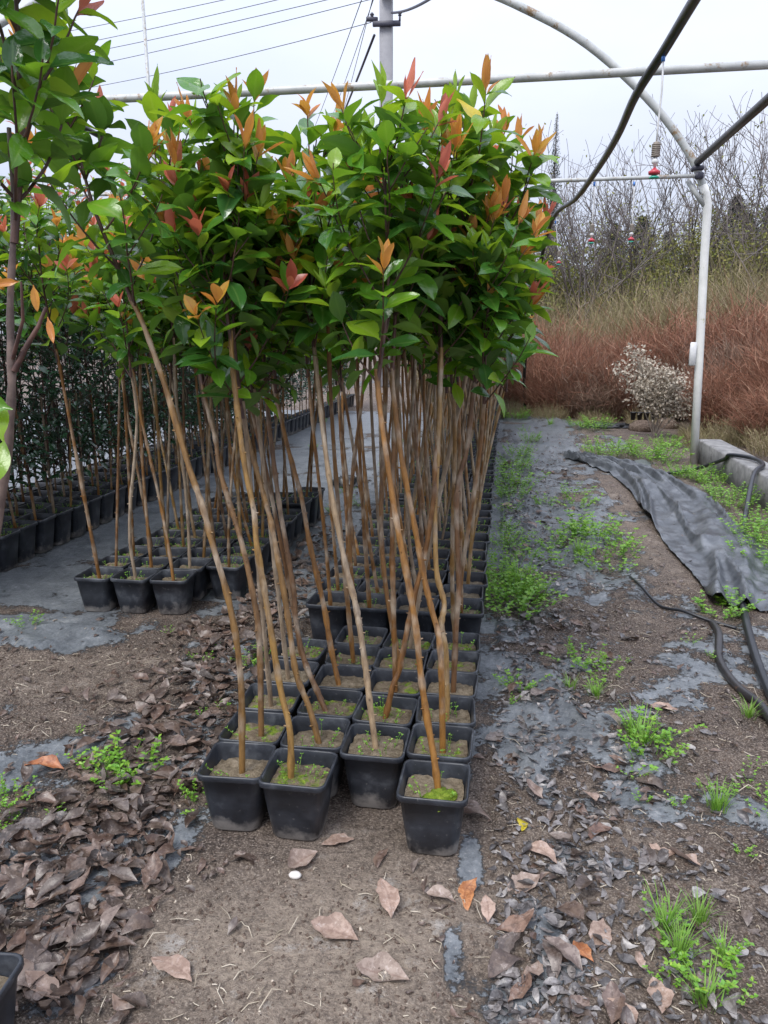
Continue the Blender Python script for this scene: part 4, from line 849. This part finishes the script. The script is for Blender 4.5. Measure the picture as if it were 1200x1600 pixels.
for a, b, s in ((200, 1205, 1.3), (150, 1195, .9), (180, 1220, .8), (75, 1190, .6), (15, 1250, .8), (5, 1285, .7), (85, 1270, .6), (30, 1268, .5), (265, 990, .6), (125, 1140, .5), (40, 985, .8), (395, 1040, .9), (325, 1035, .7), (315, 1115, .6), (350, 1105, .6), (340, 1015, .6), (320, 1250, .8), (300, 1030, .5), (560, 790, 1.0), (540, 770, .9), (620, 760, .9), (520, 800, .8), (590, 840, .9), (600, 730, .8), (490, 700, .8), (505, 660, .9), (630, 690, .8), (560, 870, .8)):
    weed('weed_plant', random.choice(WEED_M if s > .75 else WEED_S), a, b, s * .8, 'small green weed in the aisle between the two photinia blocks', 'weed', 'weeds in the leafy aisle')

# ------------------------------------------------------------------ fallen leaves, straw, crumbs, stones
def dead_tpl(seed, nl=8, nw=6, width=.5):
    r = np.random.default_rng(seed); arch = r.uniform(-.12, .2); tipc = r.uniform(-.3, .9); ec = r.uniform(-.3, 1.25); asym = r.uniform(-.9, .9); tw = r.normal() * .8; bend = r.normal() * .16; V = []; mid = []
    for i in range(nl + 1):
        t = i / nl; s_ = max(0., (t - .1) / .9); w = .5 * width * (math.sin(math.pi * s_ ** .85) ** .62) if 0 < s_ < 1 else .008
        w *= 1 + .10 * r.normal() if .2 < t < .95 else 1
        for j in range(nw + 1):
            u = 2 * j / nw - 1; x = u * w; z = arch * 4 * t * (1 - t) + tipc * max(0, t - .55) ** 2 * 2 + ec * (1 + asym * u) * (u * u) * w * .55 + .06 * abs(x) + r.normal() * .022 * abs(u)
            V.append((x + bend * math.sin(t * 3), t, z + x * math.sin(tw * (t - .4)))); mid.append(abs(u))
    k = nw + 1
    return np.array(V), np.array([(i * k + j, i * k + j + 1, (i + 1) * k + j + 1, (i + 1) * k + j) for i in range(nl) for j in range(nw)], dtype=np.int32), np.array(mid)
DT = [dead_tpl(60 + i, 8, 6, .40 + .05 * (i % 4)) for i in range(16)]
FLAT = sorted(range(16), key=lambda i: DT[i][0][:, 2].max() - DT[i][0][:, 2].min())
DM = {(i, k): mesh('fallen_leaf', DT[i][0], DT[i][1], m, mid=DT[i][2]) for i in range(16) for k, m in enumerate((DEAD, DEADO, DEADP, LEAF[5]))}
def fallen(x, y, ang, sz, k=0, var=None, lift=.004, label=None, grp=None, tilt=.25):
    var = random.randint(0, 15) if var is None else var; mn = DT[var][0][:, 2].min() * sz
    o = ob('fallen_leaf', DM[(var, k)], loc=(x, y, gh(x, y) + lift - mn * .6), rot=(random.uniform(-tilt, tilt), random.uniform(-tilt, tilt), ang), scale=(sz, sz, sz)); tag(o, label, 'leaf', grp); return o
BIG = [ # measured single leaves
 (100, 1205, 1.9, .13, 1, 5, 'bright orange dead leaf lying among brown litter and small weeds'), (497, 1332, 2.6, .12, 2, 3, 'pale pinkish dead leaf with stalk lying below the front pots'), (553, 1312, 2.0, .10, 2, 7, 'pale brown leaf on bare soil between the two front gaps of pots'),
 (300, 1532, 1.2, .135, 2, 7, 'pinkish dead leaf with long stalk on dark crumbly soil'), (640, 1538, 1.5, .13, 2, 3, 'broad greyish dead leaf with visible midrib on dry soil'), (612, 1440, .4, .13, 2, 7, 'tan spotted dead leaf overlapping another greyish leaf'),
 (560, 1472, 1.4, .13, 2, 3, 'greyish leaf overlapped by a tan spotted leaf'), (768, 1285, 1.45, .14, 0, 6, 'curled brown dead leaf at the foot of the mossy corner pot'), (745, 1378, 3.0, .125, 1, 1, 'orange-brown broad leaf lying on a strip of bare cloth'),
 (845, 1378, 2.2, .12, 2, 2, 'pale folded leaf pair member lying on cloth, narrow and curled'), (870, 1362, .9, .11, 2, 4, 'greyish twisted leaf touching the narrow pale folded leaf'), (942, 1440, 3.0, .12, 2, 0, 'silvery pale pointed leaf beside a grey strip of cloth'),
 (762, 1452, .1, .085, 2, 0, 'small oval tan leaf with stalk on the dark litter'), (815, 1308, .2, .08, 3, 1, 'small bright yellow leaf on the path beside the corner pot'), (712, 1420, 1.3, .085, 2, 4, 'small grey folded leaf at the edge of the dry soil'),
 (607, 1330, 2.9, .08, 0, 1, 'short torn brown leaf on soil before the corner pot'), (1058, 1112, 1.4, .13, 2, 7, 'tan flat leaf beside grass on the dark soil'), (860, 1090, 2.3, .11, 0, 6, 'curled red-brown leaf standing in weeds on the path')]
for px, py, ang, sz, k, v, lb in BIG:
    x, y = G(px, py)[:2]; fallen(x, y, ang, sz, k, FLAT[v % 7], .008, lb, None, .1)
rl = np.random.default_rng(21)
AX = np.array([G(-120, 1590)[:2], G(60, 1480)[:2], G(150, 1300)[:2], G(290, 1130)[:2], G(370, 1000)[:2], G(430, 900)[:2], G(470, 820)[:2]])
def aisle_pt(w0=.33):
    i = rl.integers(0, len(AX) - 1); t = rl.random(); p = AX[i] * (1 - t) + AX[i + 1] * t; return p + rl.normal(size=2) * [w0 * .55, w0 * .5]
def inbed(x, y): return (-.92 < x < -.03 and y > 1.9) or (x < -1.42 and y > 3.66) or x < -3.1 or (-1.2 < x < -.97 and .9 < y < 1.3)
SHP = ['flat', 'slightly curled', 'tightly curled', 'twisted', 'arched', 'cupped', 'narrow', 'broad']
def spot(x, y):
    if x > -.1:
        return 'on the path beside the front pots' if x < .3 and y < 2.6 else ('on dark soil away from the pots' if y < 2.6 else ('on the path by the edge weeds' if x < .3 else 'on the path by the middle weeds'))
    return 'near the lone corner pot' if y < 1.7 else ('in the deep litter of the aisle' if y < 2.6 else ('in the aisle beside the narrow block' if x > -1.3 else 'on dark soil before the short block'))
def fill(n, gen, smin, smax, label, grp, kp=(.90, .03, .07)):
    k = 0
    while k < n:
        x, y = gen()
        if inbed(x, y) or (zone(np.array([x]), np.array([y]), -.5, 1.6, .42, .36)[0] > .35): continue
        kk = int(rl.choice(3, p=kp)); vv = int(rl.integers(0, 16)); sz = smin + (smax - smin) * rl.random()
        label = f"{'large' if sz > smin + .6 * (smax - smin) else 'small'} {SHP[vv % 8]} {('brown', 'orange', 'pale tan')[kk]} dead leaf {spot(x, y)}"
        fallen(x, y, rl.random() * 6.28, sz, kk, vv, .004 + .010 * rl.random(), label, grp, .3); k += 1
fill(125, aisle_pt, .06, .115, 'brown dead leaf in the thick litter of the aisle', 'dead leaves littering the aisle')
def path_pt(): 
    y = 1.3 + rl.random() ** 1.8 * 8.0; return .02 + abs(rl.normal()) * .36, y
fill(115, path_pt, .055, .115, 'dead leaf on the cloth and soil of the weedy path', 'dead leaves on the weedy path', (.84, .04, .12))
def litter(name, n, gen, smin, smax, label, lift=.02, mat=DEAD):
    T = []; R = []; S = []; g = np.random.default_rng(n)
    while len(T) < n:
        x, y = gen()
        if inbed(x, y) or (zone(np.array([x]), np.array([y]), -.5, 1.6, .42, .36)[0] > .45 and g.random() < .93): continue
        T.append((x, y, 0)); a = g.random() * 6.28; R.append(frame(np.array([math.cos(a), math.sin(a), g.normal() * .2]), np.array([g.normal() * .38, g.normal() * .38, 1]))); S.append(smin + (smax - smin) * g.random() ** 1.6)
    T = np.array(T); T[:, 2] = ground_h(T[:, 0], T[:, 1]) + .003 + lift * g.random(n); wh = g.integers(0, 16, n); Vs = []; Fs = []; rn = []; off = 0
    for k in range(16):
        s = np.where(wh == k)[0]; tv, tf_, tm = dead_tpl(60 + k, 5, 4, .34 + .05 * (k % 5))
        V, Fq = scatter(tv, tf_, np.stack([R[i] for i in s]), T[s], np.array([S[i] for i in s])); Vs.append(V); Fs.append(Fq + off); off += len(V); rn.append(np.repeat(g.random(len(s)) * .8, len(tv)))
    tag(ob(name, mesh(name, np.concatenate(Vs), np.concatenate(Fs), mat, rnd=np.concatenate(rn))), label, 'leaf litter', None, 'stuff')
litter('leaf_litter', 1900, lambda: aisle_pt(.36), .025, .10, 'thick dark mat of rotting leaves along the aisle')
litter('leaf_litter', 4200, lambda: path_pt(), .012, .055, 'scattered grey leaf fragments over the weedy path', .006, GREYD)
def anyw(): return -3.0 + 4.6 * rl.random(), 1.2 + 10.5 * rl.random() ** 1.6
litter('leaf_litter', 4200, anyw, .012, .05, 'tiny leaf fragments strewn over all the bare ground', .004)
def crumbs(name, n, gen, s0, s1, mat, label):
    t = (1 + 5 ** .5) / 2; V0 = np.array([(-1, t, 0), (1, t, 0), (-1, -t, 0), (1, -t, 0), (0, -1, t), (0, 1, t), (0, -1, -t), (0, 1, -t), (t, 0, -1), (t, 0, 1), (-t, 0, -1), (-t, 0, 1)]) / 1.9
    F0 = np.array([(0, 11, 5), (0, 5, 1), (0, 1, 7), (0, 7, 10), (0, 10, 11), (1, 5, 9), (5, 11, 4), (11, 10, 2), (10, 7, 6), (7, 1, 8), (3, 9, 4), (3, 4, 2), (3, 2, 6), (3, 6, 8), (3, 8, 9), (4, 9, 5), (2, 4, 11), (6, 2, 10), (8, 6, 7), (9, 8, 1)])
    if n > 5000: V0 = np.array([(1, 0, 0), (-1, 0, 0), (0, 1, 0), (0, -1, 0), (0, 0, 1), (0, 0, -1)], float); F0 = np.array([(0, 2, 4), (2, 1, 4), (1, 3, 4), (3, 0, 4), (2, 0, 5), (1, 2, 5), (3, 1, 5), (0, 3, 5)])
    g = np.random.default_rng(n); P = []
    while len(P) < n:
        x, y = gen()
        if not inbed(x, y): P.append((x, y))
    P = np.array(P); T = np.column_stack([P, ground_h(P[:, 0], P[:, 1]) - .0005]); R = np.stack([frame(g.normal(size=3), g.normal(size=3)) for _ in range(n)]); s = s0 + (s1 - s0) * g.random(n) ** 3
    V, Fq = scatter(V0, F0, R, T, s[:, None] * (.6 + .7 * g.random((n, 3)))); V += g.normal(size=V.shape) * np.repeat(s, len(V0))[:, None] * .22
    tag(ob(name, mesh(name, V, Fq, mat, smooth=False)), label, 'soil' if mat is CLOD else 'pebbles', None, 'stuff')
_sp = np.column_stack([-2.4 + 4.2 * rl.random(160000), 1.15 + 3.6 * rl.random(160000) ** 1.5]); _sp = _sp[cloth_mask(_sp[:, 0], _sp[:, 1]) < .5]; _si = [0]
def soil_pt(): _si[0] += 1; return tuple(_sp[_si[0] % len(_sp)])
crumbs('soil_crumbs', 34000, soil_pt, .0011, .0075, CLOD, 'dark crumbs of soil strewn over the bare ground')
crumbs('pebbles', 1100, soil_pt, .0015, .0065, PEBBLE, 'small pale pebbles and grit scattered on the soil')
g = np.random.default_rng(3); mb = MB()
for k in range(2400):
    x, y = (anyw() if k % 2 else soil_pt())
    if inbed(x, y): continue
    a = g.random() * 6.28; L = .012 + .06 * g.random() ** 2; z = gh(x, y) + .004; c = np.array([x, y, z]); d = np.array([math.cos(a), math.sin(a), g.normal() * .1]) * L; mb.tube([c, c + d * .5 + g.normal(size=3) * L * .12 + [0, 0, .003], c + d], [.0015, .0015, .0009], 3, False)
tag(mb.build('straw_litter', STRAW), 'broken straw and root bits scattered over the soil', 'straw', None, 'stuff')
x, y, z = gp(461, 1367); mb = MB(); mb.lathe([(.004, -.004), (.016, 0), (.019, .006), (.014, .012), (.004, .014)], k=14); o = mb.build('pebble', STONE, loc=(x, y, z + .003)); o.scale = (1, .72, 1); tag(o, 'smooth oval white pebble on the brown soil before the pots', 'pebble')
x, y, z = gp(385, 912); o = ob('paper_scrap', mesh('paper_scrap', np.array([(u * .05, v * .06, .02 * math.sin(3 * u + 2 * v) + .02 * abs(v)) for u in np.linspace(-1, 1, 6) for v in np.linspace(-1, 1, 6)]), np.array([(i * 6 + j, i * 6 + j + 1, i * 6 + j + 7, i * 6 + j + 6) for i in range(5) for j in range(5)]), PLASTW), loc=(x, y, z + .02)); o.modifiers.new('t', 'SOLIDIFY').thickness = .001
tag(o, 'crumpled white scrap lying by the short block', 'scrap')

# every member of a row of look-alikes is named by its order from something one can find
def number(grp, what, ref, tail, cat=None):
    L = [o for o in COL.objects if o.get('group') == grp]
    L.sort(key=lambda o: (o.location.x - ref[0]) ** 2 + (o.location.y - ref[1]) ** 2)
    for i, o in enumerate(L): o['label'] = f"{what}, {ordinal(i + 1)} {tail}"
post, corner = (2.24, 9.39), (-.165, 2.05)
number('rusty bushes at the end of the path', 'rusty brown dry bush at the path end', post, 'out from the white post')
number('rusty bushes on the bank', 'rusty brown dry bush on the bank', post, 'back from the kerb end by the post')
number('bare twiggy trees in the thicket', 'nearly leafless grey twiggy tree', post, 'out from the white post')
number('sparse olive-leaved thicket trees', 'thicket tree with sparse olive leaves', post, 'out from the white post')
number('tall dry grass behind the rusty bushes', 'clump of tall tan dry grass', post, 'out from the white post')
number('straw tufts before the thicket', 'straw-coloured dry tuft before the rusty thicket', post, 'out from the white post')
number('straw tufts behind the kerb', 'low straw-coloured tuft behind the kerb', post, 'out from the white post')
number('weeds at the kerb and bank', 'leafy bright green weed by the kerb', post, 'out from the white post')
number('weeds along the pot edge', 'bushy green weed hugging the outer pots', corner, 'along from the mossy corner pot')
number('weeds in the middle of the path', 'low green weed amid the path', corner, 'along from the mossy corner pot')
number('small weeds on the soil side of the path', 'small yellow-green weed on crumbly soil', corner, 'out from the mossy corner pot')
number('grass tufts on the path', 'tuft of thin green grass blades', corner, 'out from the mossy corner pot')
number('weeds in the leafy aisle', 'small green weed in the aisle', (-1.06, 1.15), 'out from the lone corner pot')
number('distant conifers beyond the thicket', 'dark conifer beyond the thicket', (2.0, 40), 'out from the slim cypress')
number('far conifer line behind the pots', 'low dark conifer in the far line', (2.0, 40), 'out from the slim cypress')
